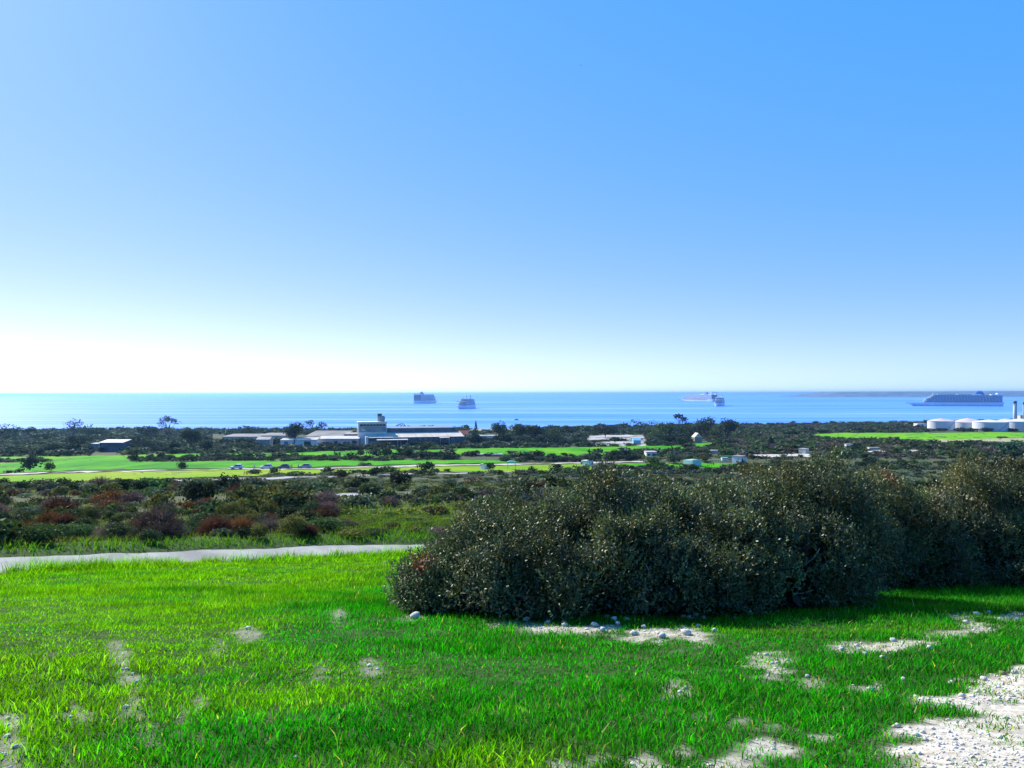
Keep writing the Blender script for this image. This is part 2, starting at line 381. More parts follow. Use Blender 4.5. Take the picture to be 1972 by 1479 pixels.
# ------------------------------------------------------------------ roads and fields
def drape(name, top, bottom, m, off=0.05, nx=120, ny=5, wob=1.5, seed=0, kind='structure'):
    """a sheet on the ground between two edges given along the photograph's columns"""
    tx, ty = zip(*top); bx, by = zip(*bottom); x0 = max(tx[0], bx[0]); x1 = min(tx[-1], bx[-1]); rg = np.random.default_rng(seed)
    xs = np.linspace(x0, x1, nx)
    w1 = (fbm(xs / 22., xs * 0 + seed, 5) - .5) * wob * 2; w2 = (fbm(xs / 22., xs * 0 + seed + 9, 6) - .5) * wob * 2
    ta = np.interp(xs, tx, ty) + w1; tb = np.maximum(np.interp(xs, bx, by) + w2, ta + .05)
    A = ground_many(xs, ta); B = ground_many(xs, tb); t = np.linspace(0, 1, ny)[None, :]
    X = A[:, :1] + (B[:, :1] - A[:, :1]) * t; Y = A[:, 1:2] + (B[:, 1:2] - A[:, 1:2]) * t
    V = np.stack([X, Y, H(X, Y) + off], -1).reshape(-1, 3)
    idx = np.arange(nx * ny).reshape(nx, ny)
    lp = np.stack([idx[:-1, :-1], idx[:-1, 1:], idx[1:, 1:], idx[1:, :-1]], -1).reshape(-1)
    return tag(link(name, np_mesh(name, V, lp, np.arange(len(lp) // 4) * 4, m, smooth=True)), kind=kind)

def ribbon(name, pts, width, m, off, n_=160, wob=0.25, seed=0):
    P_ = np.array([(p_[0], p_[1]) for p_ in pts], float); L = np.concatenate([[0], np.cumsum(np.hypot(*np.diff(P_, axis=0).T))])
    t = np.linspace(0, L[-1], n_); X = np.interp(t, L, P_[:, 0]); Y = np.interp(t, L, P_[:, 1])
    for _ in range(3): X[1:-1] = (X[:-2] + 2 * X[1:-1] + X[2:]) / 4; Y[1:-1] = (Y[:-2] + 2 * Y[1:-1] + Y[2:]) / 4
    dx, dy = np.gradient(X), np.gradient(Y); q = np.hypot(dx, dy); nx_, ny_ = -dy / q, dx / q
    rows = []
    for k, o in enumerate((-.5, -.25, 0, .25, .5)):
        e = (fbm(t / 1.3, t * 0 + k * 7, seed + 40, 4) - .5) * 2 * wob * (abs(o) == .5)
        xx = X + nx_ * (o * width + e); y2 = Y + ny_ * (o * width + e); rows.append(np.stack([xx, y2, H(xx, y2) + off], -1))
    V = np.stack(rows, 1).reshape(-1, 3); idx = np.arange(n_ * 5).reshape(n_, 5)
    lp = np.stack([idx[:-1, :-1], idx[1:, :-1], idx[1:, 1:], idx[:-1, 1:]], -1).reshape(-1)
    return tag(link(name, np_mesh(name, V, lp, np.arange(len(lp) // 4) * 4, m, smooth=True)), kind='structure')

ROAD_M = mat('worn_pale_asphalt', (0.43, 0.40, 0.335), 0.9, 0.15, 0.1, 0.7, (0.27, 0.25, 0.21), bump=0.3)
TRACK_M = mat('pale_dirt', (0.55, 0.50, 0.42), 0.95, 0.1, 0.15, 0.3)
GREY_M = mat('grey_gravel_path', (0.36, 0.35, 0.33), 0.95, 0.1, 0.15, 0.4)
ribbon('road', list(zip(ROAD_X, ROAD_Y)), 2.7, ROAD_M, 0.03, 700, 0.2)
CAR_ROAD = [(-40, 917), (0, 915.5), (170, 908.5), (300, 906), (440, 904), (600, 903), (650, 901.5), (800, 897.5), (980, 894.5), (1130, 892), (1240, 889)]
ribbon('road', [ground(a, b).xy for a, b in CAR_ROAD], 5.0, TRACK_M, 0.16, 160, 0.4, 3)
PATH2 = [(60, 936), (110, 934), (250, 930), (340, 927), (530, 922), (640, 919), (780, 914), (900, 911), (1000, 908)]
ribbon('path', [ground(a, b).xy for a, b in PATH2], 4.2, GREY_M, 0.10, 160, 0.4, 4)
PATH3 = [(540, 963), (585, 960), (645, 957), (750, 952), (840, 949), (880, 947), (960, 944)]
ribbon('path', [ground(a, b).xy for a, b in PATH3], 3.6, GREY_M, 0.08, 120, 0.4, 5)

def field_mat(name, a, b, c):
    m = bpy.data.materials.new(name); m.use_nodes = True; n = m.node_tree.nodes; l = m.node_tree.links; p = n['Principled BSDF']
    p.inputs['Roughness'].default_value = 0.9; p.inputs['Specular IOR Level'].default_value = 0.05
    geo = n.new('ShaderNodeNewGeometry'); mp = n.new('ShaderNodeMapping'); mp.inputs['Scale'].default_value = (1, .35, 1); l.new(geo.outputs['Position'], mp.inputs['Vector'])
    nz = n.new('ShaderNodeTexNoise'); nz.inputs['Scale'].default_value = 0.06; nz.inputs['Detail'].default_value = 8; nz.inputs['Roughness'].default_value = .65; l.new(mp.outputs[0], nz.inputs['Vector'])
    r = n.new('ShaderNodeValToRGB'); e = r.color_ramp.elements; e[0].position = .34; e[0].color = (*a, 1); e[1].position = .68; e[1].color = (*c, 1); k = e.new(.5); k.color = (*b, 1)
    l.new(nz.outputs['Fac'], r.inputs[0]); l.new(r.outputs[0], p.inputs['Base Color']); return m
F_GREEN = field_mat('sown_field_green', (0.016, 0.15, 0.0005), (0.05, 0.27, 0.0005), (0.15, 0.31, 0.001))
F_YEL = field_mat('sown_field_yellowing', (0.09, 0.26, 0.001), (0.17, 0.29, 0.002), (0.28, 0.29, 0.02))
F_MIX = field_mat('sown_field_mixed', (0.07, 0.30, 0.001), (0.12, 0.34, 0.002), (0.20, 0.36, 0.01))
F_DRY = field_mat('pale_dry_field', (0.22, 0.24, 0.10), (0.32, 0.31, 0.16), (0.40, 0.37, 0.22))
F_SCREE = field_mat('white_scree', (0.10, 0.10, 0.08), (0.32, 0.30, 0.27), (0.52, 0.50, 0.46))
FIELDS = {
 'f1': ([(-60, 920), (0, 918), (170, 911), (440, 906), (560, 905), (650, 904), (800, 900), (1000, 897), (1140, 894)], [(-60, 932), (0, 931), (100, 932), (250, 925), (400, 920), (560, 916), (640, 913), (780, 908), (950, 910), (1140, 905)], F_YEL),
 'f2': ([(-60, 894), (0, 892), (70, 890), (100, 880), (235, 877), (252, 890), (340, 890), (500, 888), (600, 886), (760, 887), (1000, 887)], [(-60, 914), (0, 912), (170, 905.5), (440, 902), (600, 900), (650, 898), (800, 894.5), (1000, 891)], F_GREEN),
 'f3': ([(240, 877), (420, 873), (560, 873), (640, 869), (770, 866)], [(240, 883), (420, 879), (640, 881), (770, 882)], F_GREEN),
 'f4': ([(795, 868), (900, 864), (1100, 862), (1200, 860), (1300, 859), (1320, 859)], [(795, 876), (900, 877), (1000, 877), (1110, 879), (1200, 875), (1320, 869)], F_GREEN),
 'f5': ([(1336, 854), (1380, 852)], [(1336, 862), (1380, 861)], F_GREEN),
 'f6': ([(1530, 840), (1580, 836), (1620, 834), (2040, 833)], [(1530, 842), (1600, 846), (1700, 848), (1800, 848), (2040, 841)], F_MIX),
 'f7': ([(-60, 881), (110, 879)], [(-60, 886), (110, 884)], F_GREEN),
 'f8': ([(1730, 849), (1850, 846), (2040, 842)], [(1730, 852), (1850, 855), (2040, 853)], F_DRY),
 'f9': ([(1130, 840), (1160, 838), (1245, 838)], [(1130, 858), (1160, 860), (1245, 859)], F_SCREE),
 'f10': ([(545, 856), (620, 857), (700, 858)], [(545, 860), (620, 862), (700, 862)], F_SCREE),
 'f11': ([(900, 826), (960, 824), (1000, 826)], [(900, 832), (960, 833), (1000, 832)], F_DRY),
 'f12': ([(1180, 893), (1300, 892), (1420, 893)], [(1180, 900), (1300, 903), (1420, 900)], F_GREEN),
}
for i, (k, (t_, b_, m_)) in enumerate(FIELDS.items()): drape('scree' if m_ is F_SCREE else 'field', t_, b_, m_, 0.14, max(30, int((t_[-1][0] - t_[0][0]) / 6)), 9, 1.2, i)
drape('dirt_track', [(1440, 876), (1560, 874), (1650, 870), (1720, 866), (1800, 868), (1860, 870)], [(1440, 882), (1560, 880), (1650, 873), (1720, 870), (1800, 872), (1860, 872)], TRACK_M, 0.14, 60, 3, .8, 40)
FPOLY = [t_ + b_[::-1] for t_, b_, m_ in FIELDS.values()] + [[(1440, 876), (1560, 874), (1650, 870), (1720, 866), (1800, 868), (1860, 870), (1860, 872), (1800, 872), (1720, 870), (1650, 873), (1560, 880), (1440, 882)]]

# ------------------------------------------------------------------ foreground lentisk shrubs
def unit(v): return v / np.maximum(np.linalg.norm(v, axis=-1, keepdims=True), 1e-9)
def diamonds(P, A, Nn, length, width):              # leaf blades: base, side, tip, side
    A = unit(A); B = unit(np.cross(A, Nn)); L = length[:, None]; Wd = width[:, None]
    mid = P + A * L * .45
    return np.stack([P, mid + B * Wd * .5, P + A * L, mid - B * Wd * .5], 1).reshape(-1, 3)

def big_shrub(name, label, lobes, n_sprig, seed, reds=(), warm=0.25, base=None, group=None):
    """lobes: (cx, cy, cz, rx, ry, rz) in world metres; leaves stand in sprigs on and inside the lobes"""
    rg = np.random.default_rng(seed); LB = np.array(lobes, float); o0 = base if base is not None else on(LB[0, 0], LB[0, 1])
    root = empty(name, o0); tag(root, label, 'shrub', group)
    ar = (LB[:, 3] * LB[:, 4] * LB[:, 5]) ** (2 / 3); pk = rg.choice(len(LB), n_sprig, p=ar / ar.sum())
    # sprigs gather in tufts: each tuft is a small dome on the lobe, with dark pockets between tufts
    nt = max(40, n_sprig // 62); tk = rg.choice(len(LB), nt, p=ar / ar.sum()); td = unit(rg.normal(size=(nt, 3)) + np.array([0, -.35, .3]))
    trad = rg.uniform(.55, 1.0, nt); tsz = rg.uniform(.13, .32, nt)
    tc_ = LB[tk, :3] + td * LB[tk, 3:] * trad[:, None]
    wt_ = tsz ** 2; ti_ = rg.choice(nt, n_sprig, p=wt_ / wt_.sum()); pk = tk[ti_]
    d = unit(td[ti_] * .8 + rg.normal(size=(n_sprig, 3)) * .75)
    c = tc_[ti_] + d * (tsz[ti_] * (1 - .5 * rg.random(n_sprig) ** 2))[:, None]
    tcol = rg.normal(size=(nt, 1)) * .28
    keep = c[:, 2] > H(c[:, 0], c[:, 1]) + .04
    for q in LB:                                     # thin out what lies deep inside a neighbouring lobe
        e = (((c - q[:3]) / q[3:]) ** 2).sum(1); keep &= (e > .30) | (rg.random(n_sprig) < .10)
    c = c[keep]; d = d[keep]; pk = pk[keep]; ti_ = ti_[keep]; ns = len(c)
    ax = unit(d * .7 + np.array([0, 0, .65]) + rg.normal(size=(ns, 3)) * .35)
    # leaves along each sprig
    K = 8; t = (np.arange(K) + .5) / K
    ln = rg.uniform(.09, .19, ns); shoot = (rg.random(ns) < .03) & (d[:, 2] > .2); ln[shoot] *= 1.8; ax[shoot] = unit(ax[shoot] + np.array([0, 0, .6]))
    Pp = c[:, None, :] + ax[:, None, :] * (t[None, :, None] * ln[:, None, None])
    side = unit(rg.normal(size=(ns, K, 3)) + ax[:, None, :] * .5); side[:, -1] = ax
    Nn = rg.normal(size=(ns, K, 3)) * .6 + np.array([0, 0, 1.0]) + d[:, None, :] * .4
    L_ = rg.uniform(.030, .050, (ns, K)); W_ = L_ * rg.uniform(.36, .52, (ns, K))
    Vq = diamonds(Pp.reshape(-1, 3), side.reshape(-1, 3), Nn.reshape(-1, 3), L_.ravel(), W_.ravel())
    # leaf colours: dark olive, some bronze young tips, a few red sprays
    col = np.array([[.068, .090, .030]]) * rg.uniform(.35, 1.65, (ns, 1)) * np.exp(tcol[ti_] * 1.4)  # wide brightness spread paints lit flecks and black pockets into the leaves
    hgt = (c[:, 2] - H(c[:, 0], c[:, 1])); top = sstep(.6, 1.9, hgt)
    bronze = (rg.random(nt)[ti_] < warm * (.35 + top)) * rg.uniform(.3, 1, ns)
    col = col + bronze[:, None] * (np.array([[.15, .13, .038]]) - col)
    cool = (rg.random(nt)[ti_] < .35) * rg.uniform(.3, 1, ns); col = col + cool[:, None] * (np.array([[.080, .105, .062]]) - col)
    for (rx_, ry_, rz_, rr_) in reds:
        w = (np.linalg.norm(c - np.array([rx_, ry_, rz_]), axis=1) < rr_) & (rg.random(ns) < .75); col[w] = np.array([.20, .028, .016]) * rg.uniform(.6, 1.3, (w.sum(), 1))
    tint = np.repeat(np.repeat(col[:, None, :], K, 1).reshape(-1, 3) * rg.uniform(.8, 1.2, (ns * K, 1)), 4, 0)
    # interior foliage: larger leaves, colour darkened to stand for the shade inside the shrub
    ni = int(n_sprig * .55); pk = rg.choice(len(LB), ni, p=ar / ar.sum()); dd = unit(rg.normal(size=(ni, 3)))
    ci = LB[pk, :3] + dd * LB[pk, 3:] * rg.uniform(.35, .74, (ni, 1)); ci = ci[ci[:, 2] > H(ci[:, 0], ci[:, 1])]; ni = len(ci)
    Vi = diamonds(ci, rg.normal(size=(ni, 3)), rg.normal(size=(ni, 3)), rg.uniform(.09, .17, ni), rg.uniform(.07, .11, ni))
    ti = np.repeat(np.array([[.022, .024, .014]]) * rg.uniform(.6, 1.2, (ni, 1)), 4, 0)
    V = np.concatenate([Vq, Vi]) - np.array(o0)
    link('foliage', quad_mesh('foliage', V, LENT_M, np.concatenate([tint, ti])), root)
    # branches
    mb = MB(); rr = random.Random(seed)
    for q in LB:
        b0 = Vector((q[0] + rr.uniform(-.2, .2), q[1] + rr.uniform(-.1, .2), 0)); b0.z = float(H(b0.x, b0.y)) - .05
        for k in range(9):
            dv = Vector((rr.uniform(-1, 1), rr.uniform(-1, .6), rr.uniform(-.25, 1))).normalized()
            e = Vector((q[0] + dv.x * q[3] * .97, q[1] + dv.y * q[4] * .97, max(q[2] + dv.z * q[5] * .97, b0.z + .2)))
            m1 = b0.lerp(e, .4) + Vector((rr.uniform(-.12, .12), rr.uniform(-.12, .12), .12)); m2 = b0.lerp(e, .75) + Vector((rr.uniform(-.1, .1), rr.uniform(-.1, .1), rr.uniform(0, .12)))
            mb.tube([b0 - Vector(o0), m1 - Vector(o0), m2 - Vector(o0), e - Vector(o0)], .017, .004, 5)
    mb.build('branches', TWIG_M, root, smooth=True)
    return root

def lobe(px, py_top, Y, rx, ry, foot=None, rz=None):
    """a lobe whose crown top shows at a pixel, standing on the ground"""
    t_ = at(px, py_top, Y); g = float(H(t_.x, t_.y)); h_ = t_.z - g
    rz_ = rz or h_ * .56
    return (t_.x, Y, t_.z - rz_ * 1.0 - .27, rx, ry, rz_)
# the long thicket, split shrub by shrub from the road end to the photograph's edge
big_shrub('lentisk_shrub', 'dark mastic shrub with a red spray at the road end of the thicket', [
    lobe(840, 1078, 9.4, .36, .5), lobe(865, 1035, 9.5, .48, .6), lobe(920, 965, 9.7, .6, .7), lobe(985, 925, 9.9, .75, .8),
    lobe(890, 1080, 9.1, .5, .45), lobe(965, 1015, 8.9, .68, .55), lobe(812, 1125, 9.3, .2, .3)], 13500, 1,
    reds=[(*at(812, 1088, 9.1), .15), (*at(798, 1100, 9.2), .10)], warm=.08)
big_shrub('lentisk_shrub', 'wide olive brown shrub in the thicket just right of the red spray shrub', [
    lobe(1075, 930, 9.9, .75, .8), lobe(1180, 886, 9.9, .8, .8), lobe(1270, 905, 10.0, .7, .8), lobe(1120, 985, 8.8, .8, .6),
    lobe(1250, 975, 8.9, .75, .6), lobe(1040, 1030, 8.6, .6, .5)], 16500, 2, warm=.15)
big_shrub('lentisk_shrub', 'tallest bushy hump of the dark thicket', [
    lobe(1350, 905, 10.3, .7, .8), lobe(1465, 874, 10.2, .75, .85), lobe(1555, 864, 10.3, .75, .85), lobe(1625, 882, 10.4, .6, .75),
    lobe(1385, 975, 9.1, .75, .6), lobe(1500, 955, 9.4, .7, .6), lobe(1570, 965, 9.6, .55, .5)], 18000, 3, warm=.18)
big_shrub('lentisk_shrub', 'bronze tipped shrub with red top set back in the dark gap of the thicket', [
    lobe(1690, 880, 12.2, .75, .8), lobe(1760, 885, 12.4, .8, .8), lobe(1840, 884, 12.5, .75, .8), lobe(1760, 960, 11.9, 1.1, .6), lobe(1640, 898, 12.0, .7, .7)], 12500, 4,
    reds=[(*at(1722, 906, 12.0), .28), (*at(1700, 918, 11.9), .12)], warm=.6)
big_shrub('lentisk_shrub', 'dark grey shrub at the thicket end beside the photograph edge', [
    lobe(1915, 868, 12.6, .8, .8), lobe(1985, 872, 12.4, .85, .9), lobe(2090, 900, 12.4, .9, .9), lobe(1930, 940, 12.0, .8, .6), lobe(2050, 960, 11.9, .8, .6)], 11500, 5, warm=.25)

# ------------------------------------------------------------------ foreground grass: blades sown over the near field
SHRUB_FOOT = [(at(px, py, Y).x, Y, r_) for px, py, Y, r_ in ((850, 1100, 9.4, .55), (960, 1100, 9.5, .75), (1100, 1100, 9.4, .85), (1240, 1100, 9.4, .9), (1390, 1100, 9.6, .85), (1530, 1100, 9.9, .7), (1700, 1050, 12.3, .9), (1800, 1050, 12.4, 1.0), (1950, 1050, 12.4, 1.1), (2080, 1050, 12.3, 1.1))]
def grass_field(seed=7):
    rg = np.random.default_rng(seed); out = []
    for y0, y1, dens, wd, hh in ((2.6, 5.0, 4300, .0058, .047), (5.0, 8.0, 3000, .0069, .049), (8.0, 13, 2900, .0095, .057), (13, 20, 1250, .016, .065), (20, 34, 480, .027, .075)):
        um = .90; area = um * ((y1 + 1) ** 2 - (y0 + 1) ** 2); nb = int(area * dens)
        y = np.sqrt(rg.random(nb) * ((y1 + 1) ** 2 - (y0 + 1) ** 2) + (y0 + 1) ** 2) - 1; x = rg.uniform(-um, um, nb) * (y + 1)
        # tufts: pull blades towards plant centres
        nt = nb // 11; ty = np.sqrt(rg.random(nt) * ((y1 + 1) ** 2 - (y0 + 1) ** 2) + (y0 + 1) ** 2) - 1; tx = rg.uniform(-um, um, nt) * (ty + 1); q = rg.integers(0, nt, nb)
        g = (.026 + .0052 * y) * rg.uniform(.6, 1.6, nt)[q]; tuft = np.exp(rg.normal(size=nt) * .42)[q]; tyel = (rg.random(nt) ** 3)[q]; loose = rg.random(nb) < .18
        x = np.where(loose, x, tx[q] + rg.normal(size=nb) * g); y = np.where(loose, y, ty[q] + rg.normal(size=nb) * g)
        b = bare(x, y); s = road_s(x, y)
        cover = .55 + .6 * fbm(x / 1.6, y / 1.6, 61, 3)
        ok = (rg.random(nb) < (1 - b) ** 1.2 * np.clip(cover, .5, 1)) & (s < -1.45 - .3 * vnoise(x, y, 77)) | ((rg.random(nb) < .02 + .34 * (fbm(x / .4, y / .4, 44, 2) > .57)) & (b > .5) & (s < -2))
        for fx, fy, fr in SHRUB_FOOT: ok &= ((x - fx) ** 2 + ((y - fy) * 1.1) ** 2) > fr * fr
        x = x[ok]; y = y[ok]; b = b[ok]; s = s[ok]; tuft = tuft[ok]; tyel = tyel[ok]; m = len(x)
        lush = fbm(x / 1.7 + 9, y / 1.1, 71, 4); rows = fbm(x / 6., y / .9, 73, 3)
        v = .6 * lush + .4 * rows
        h_ = hh * (.62 + .76 * sstep(.28, .68, v)) * (.7 + .3 * tuft) * rg.uniform(.55, 1.25, m) * (1 - .45 * b)
        edge = sstep(-3.6, -1.9, s) * sstep(11, 14, y); h_ = h_ * (1 + edge * (2.6 * (fbm(x / 1.2, y / 1.2, 88, 3) > .5 - .12 * sstep(-10, -6, x)) + .5))
        rim = (y > 10.5) & (y < 15) & (x > 3); h_[rim] *= 1.35
        out.append((x, y, h_, np.full(m, wd) * rg.uniform(.7, 1.3, m), v, b, edge, tuft, tyel))
    x, y, h_, wd, v, b, edge, tuft, tyel = [np.concatenate(q) for q in zip(*out)]; m = len(x)
    z = H(x, y) - .01; a = rg.uniform(0, 2 * math.pi, m)
    lean = np.stack([np.cos(a), np.sin(a)], 1) * (h_ * rg.uniform(.15, .75, m))[:, None]; lean[:, 0] += h_ * .10   # a light wind from the left
    f = rg.uniform(0, math.pi, m); wx, wy = np.cos(f) * wd * .5, np.sin(f) * wd * .5
    P0 = np.stack([x, y, z], 1); Wv = np.stack([wx, wy, wx * 0], 1)
    M1 = P0 + np.stack([lean[:, 0] * .3, lean[:, 1] * .3, h_ * .55], 1); T = P0 + np.stack([lean[:, 0], lean[:, 1], h_ * .95], 1)
    o_ = np.argsort(y, kind='stable'); P0, Wv, M1, T = P0[o_], Wv[o_], M1[o_], T[o_]; x, y, h_, v, b, edge, tuft, tyel = [q[o_] for q in (x, y, h_, v, b, edge, tuft, tyel)]
    n1 = int((y < 8.0).sum()); n2 = m - n1                # bent blades close by, single pointed ones beyond
    V = np.concatenate([np.stack([P0 - Wv * .8, P0 + Wv * .8, M1 - Wv, M1 + Wv, T], 1)[:n1].reshape(-1, 3), np.stack([P0 - Wv, P0 + Wv, T], 1)[n1:].reshape(-1, 3)])
    lp = np.concatenate([(np.arange(n1)[:, None] * 5 + np.array([[0, 1, 3, 2, 2, 3, 4]])).ravel(), n1 * 5 + np.arange(n2 * 3)])
    st = np.concatenate([(np.arange(n1)[:, None] * 7 + np.array([[0, 4]])).ravel(), n1 * 7 + np.arange(n2) * 3])
    lushc = np.array([.011, .185, .003]); yel = np.array([.150, .265, .003]); deep = np.array([.004, .095, .003]); straw = np.array([.34, .26, .09])
    yz = sstep(.30, .62, fbm(x / 2.6 + 4, y / 1.5, 83, 4) + .30 * (1 - sstep(-4.5, -1.0, x)) - .14 * sstep(-1, 2, x) - .12)
    yz = np.clip(yz * .72 + .22 * tyel + .40 * b + 0.3 * edge * (fbm(x / 1.5, y / 1.5, 89) > .45), 0, 1)
    c = lushc + (deep - lushc) * sstep(.45, .75, v)[:, None] * .8; c = c + (yel - c) * yz[:, None]
    dry = (rg.random(m) < .015 + .06 * b); c[dry] = straw
    c = c * rg.uniform(.6, 1.45, (m, 1)) * np.clip(tuft, .4, 1.8)[:, None]
    o = link('grass', np_mesh('grass', V, lp, st, GRASS_M, np.concatenate([np.repeat(c[:n1], 5, 0), np.repeat(c[n1:], 3, 0)])))
    tag(o, 'bright green young grass covering the sloping near field', 'grass', kind='stuff')
    return m
N_BLADES = grass_field()

# ------------------------------------------------------------------ gravel and stones
STONE_M = mat('white_limestone', (0.66, 0.63, 0.57), 0.9, 0.2, 0.2, 9.0, (0.42, 0.39, 0.33), bump=0.4)
STONE_B = mat('brown_limestone', (0.30, 0.20, 0.13), 0.9, 0.2, 0.2, 9.0)
ICO = np.array([(0, -.53, .85), (0, .53, .85), (0, -.53, -.85), (0, .53, -.85), (-.53, .85, 0), (-.85, 0, .53), (-.85, 0, -.53), (-.53, -.85, 0), (.53, .85, 0), (.85, 0, .53), (.85, 0, -.53), (.53, -.85, 0)])
from itertools import combinations
ICO_F = [t for t in combinations(range(12), 3) if all(abs(np.linalg.norm(ICO[a] - ICO[b]) - 1.06) < .05 for a, b in combinations(t, 2))]
def _orient(f):
    a, b, c = ICO[list(f)]; return f if np.dot(np.cross(b - a, c - a), a + b + c) > 0 else f[::-1]
ICO_F = np.array([_orient(f) for f in ICO_F])
def gravel(seed=5):
    rg = np.random.default_rng(seed); n_ = 120000
    y = 2.4 + rg.random(n_) ** 1.3 * 12; x = rg.uniform(-.85, .95, n_) * (y + .6); b = bare(x, y)
    ins = in_poly(x, y, TRACK)
    ok = (rg.random(n_) < b ** 2 * np.where(ins, .8, .5)); ok &= rg.random(n_) < np.where(ins, sstep(.40, .6, fbm(x / .7, y / .7, 93, 3)) * .9 + .08, .8)
    x = x[ok][:16000]; y = y[ok][:16000]; m = len(x)
    r = .006 * (1 + .06 * y) * np.exp(rg.normal(size=m) * .5) * .85; r = np.minimum(r, .022)
    O = np.array([(1, 0, 0), (-1, 0, 0), (0, 1, 0), (0, -1, 0), (0, 0, 1), (0, 0, -1.)]); OF = np.array([(0, 2, 4), (2, 1, 4), (1, 3, 4), (3, 0, 4), (2, 0, 5), (1, 2, 5), (3, 1, 5), (0, 3, 5)])
    a = rg.uniform(0, 6.28, m); ca, sa = np.cos(a), np.sin(a)
    sc = rg.uniform(.6, 1.5, (m, 1, 3)) * np.array([1, 1, .65]); q = O[None] * sc * rg.uniform(.7, 1.25, (m, 6, 1))
    xx = q[..., 0] * ca[:, None] - q[..., 1] * sa[:, None]; yv = q[..., 0] * sa[:, None] + q[..., 1] * ca[:, None]
    V = np.stack([x[:, None] + xx * r[:, None], y[:, None] + yv * r[:, None], (H(x, y) + r * .25)[:, None] + q[..., 2] * r[:, None]], -1).reshape(-1, 3)
    lp = (np.arange(m)[:, None, None] * 6 + OF[None]).reshape(-1)
    tag(link('gravel', np_mesh('gravel', V, lp, np.arange(len(lp) // 3) * 3, STONE_M)), 'white limestone gravel on the dirt track and bare patches', 'gravel', kind='stuff')
gravel()
def stone_mesh(seed):
    rg = np.random.default_rng(seed); V = ICO * rg.uniform(.65, 1.2, (12, 1)) * np.array([1.0, .85, .62]); return np_mesh('stone', V, ICO_F.ravel(), np.arange(20) * 3, STONE_M)
STONES = [stone_mesh(200 + i) for i in range(7)]
def stone(px, py, wpx, label, group=None, m=None, k=0):
    g = ground(px, py); r = wpx / FPX * g.y / 2
    me = STONES[k % 7]
    if m: me = me.copy(); me.materials.clear(); me.materials.append(m)
    o = link('stone', me, None, (g.x, g.y, g.z + r * .35)); o.scale = (r, r, r); o.rotation_euler = (0, 0, k * 1.7)
    return tag(o, label, 'stone', group)
k = 0
for px, py, w_ in ((1015, 1196, 18), (1055, 1202, 16), (1088, 1206, 15), (1145, 1207, 20), (1160, 1216, 18), (1190, 1203, 14), (1222, 1222, 18), (1240, 1210, 15), (1275, 1228, 20), (1322, 1222, 24), (1345, 1208, 14), (1375, 1216, 14), (1010, 1186, 15)):
    stone(px, py, w_, 'pale limestone rock along the foot of the dark thicket', 'rocks along the thicket foot', k=k); k += 1
for px, py, w_ in ((1170, 1190, 16), (1183, 1196, 20), (1195, 1188, 14), (1208, 1196, 16), (1316, 1190, 15), (1328, 1192, 16), (1340, 1188, 18), (1355, 1192, 13)):
    stone(px, py, w_, 'blue grey rock in the shade under the thicket edge', 'shaded rocks under the thicket', k=k); k += 1
stone(1087, 1204, 20, 'brown rock among the white ones at the thicket foot', m=STONE_B, k=3)
stone(800, 1191, 26, 'white rock alone in the grass near the road end of the thicket', k=1)
for px, py, w_ in ((1555, 1305, 14), (1675, 1331, 18), (1740, 1310, 14), (1700, 1268, 13), (1620, 1252, 14), (1650, 1245, 13), (1720, 1235, 14), (1790, 1250, 16), (1880, 1185, 16), (1905, 1182, 14), (1860, 1200, 13), (1665, 1262, 16), (1475, 1262, 12)):
    stone(px, py, w_, 'white stone in stony grass between thicket and dirt track', 'stones in the stony grass', k=k); k += 1
for px, py, w_ in ((1832, 1318, 16), (1852, 1343, 18), (1930, 1300, 18), (1952, 1297, 16), (1895, 1310, 16), (1872, 1318, 12)):
    stone(px, py, w_, 'brownish stone on the edge of the white dirt track', 'stones edging the dirt track', m=STONE_B if k % 3 == 0 else None, k=k); k += 1
for px, py, w_ in ((245, 1290, 12), (262, 1315, 12), (255, 1300, 11), (478, 1212, 13), (15, 1420, 16), (30, 1440, 14), (8, 1455, 14), (138, 1382, 11), (385, 1366, 12), (655, 1190, 10), (712, 1284, 12), (570, 1460, 13)):
    stone(px, py, w_, 'small white stone in a bare spot of the green field', 'stones in bare spots of the field', k=k); k += 1

# ------------------------------------------------------------------ scrub between the near road and the shore
def leafball(n_, size, rx, rz, rg, lumps=7, up=.2, flat=1.0, spread=.62, elong=1.0):
    """quads spread over the surface and volume of several lumps, foot at z = 0"""
    c = unit(rg.normal(size=(lumps, 3))) * np.array([rx, rx, rz * .5]) * spread * rg.uniform(.4, 1, (lumps, 1)); c[:, 2] = np.abs(c[:, 2]) + rz * .42
    lr = rg.uniform(.35, .62, lumps); pk = rg.integers(0, lumps, n_); d = unit(rg.normal(size=(n_, 3)) + np.array([0, 0, up]))
    P = c[pk] + d * np.array([rx, rx, rz * .8]) * (lr[pk] * rg.uniform(.62, 1.06, n_))[:, None]
    P[:, 2] = np.abs(P[:, 2])
    A = unit(rg.normal(size=(n_, 3)) + d * .3) ; B = unit(np.cross(A, d + rg.normal(size=(n_, 3)) * .5))
    s = size * rg.uniform(.6, 1.4, n_)[:, None]
    V = np.stack([P - A * s * .5 * elong, P + B * s * .34 + A * s * .1, P + A * s * .55 * elong, P - B * s * .36], 1)
    inner = sstep(.25, .95, P[:, 2] / max(P[:, 2].max(), .01))
    return V.reshape(-1, 3), np.repeat(rg.uniform(.6, 1.4, n_)[:, None] * np.ones((1, 3)), 4, 0)
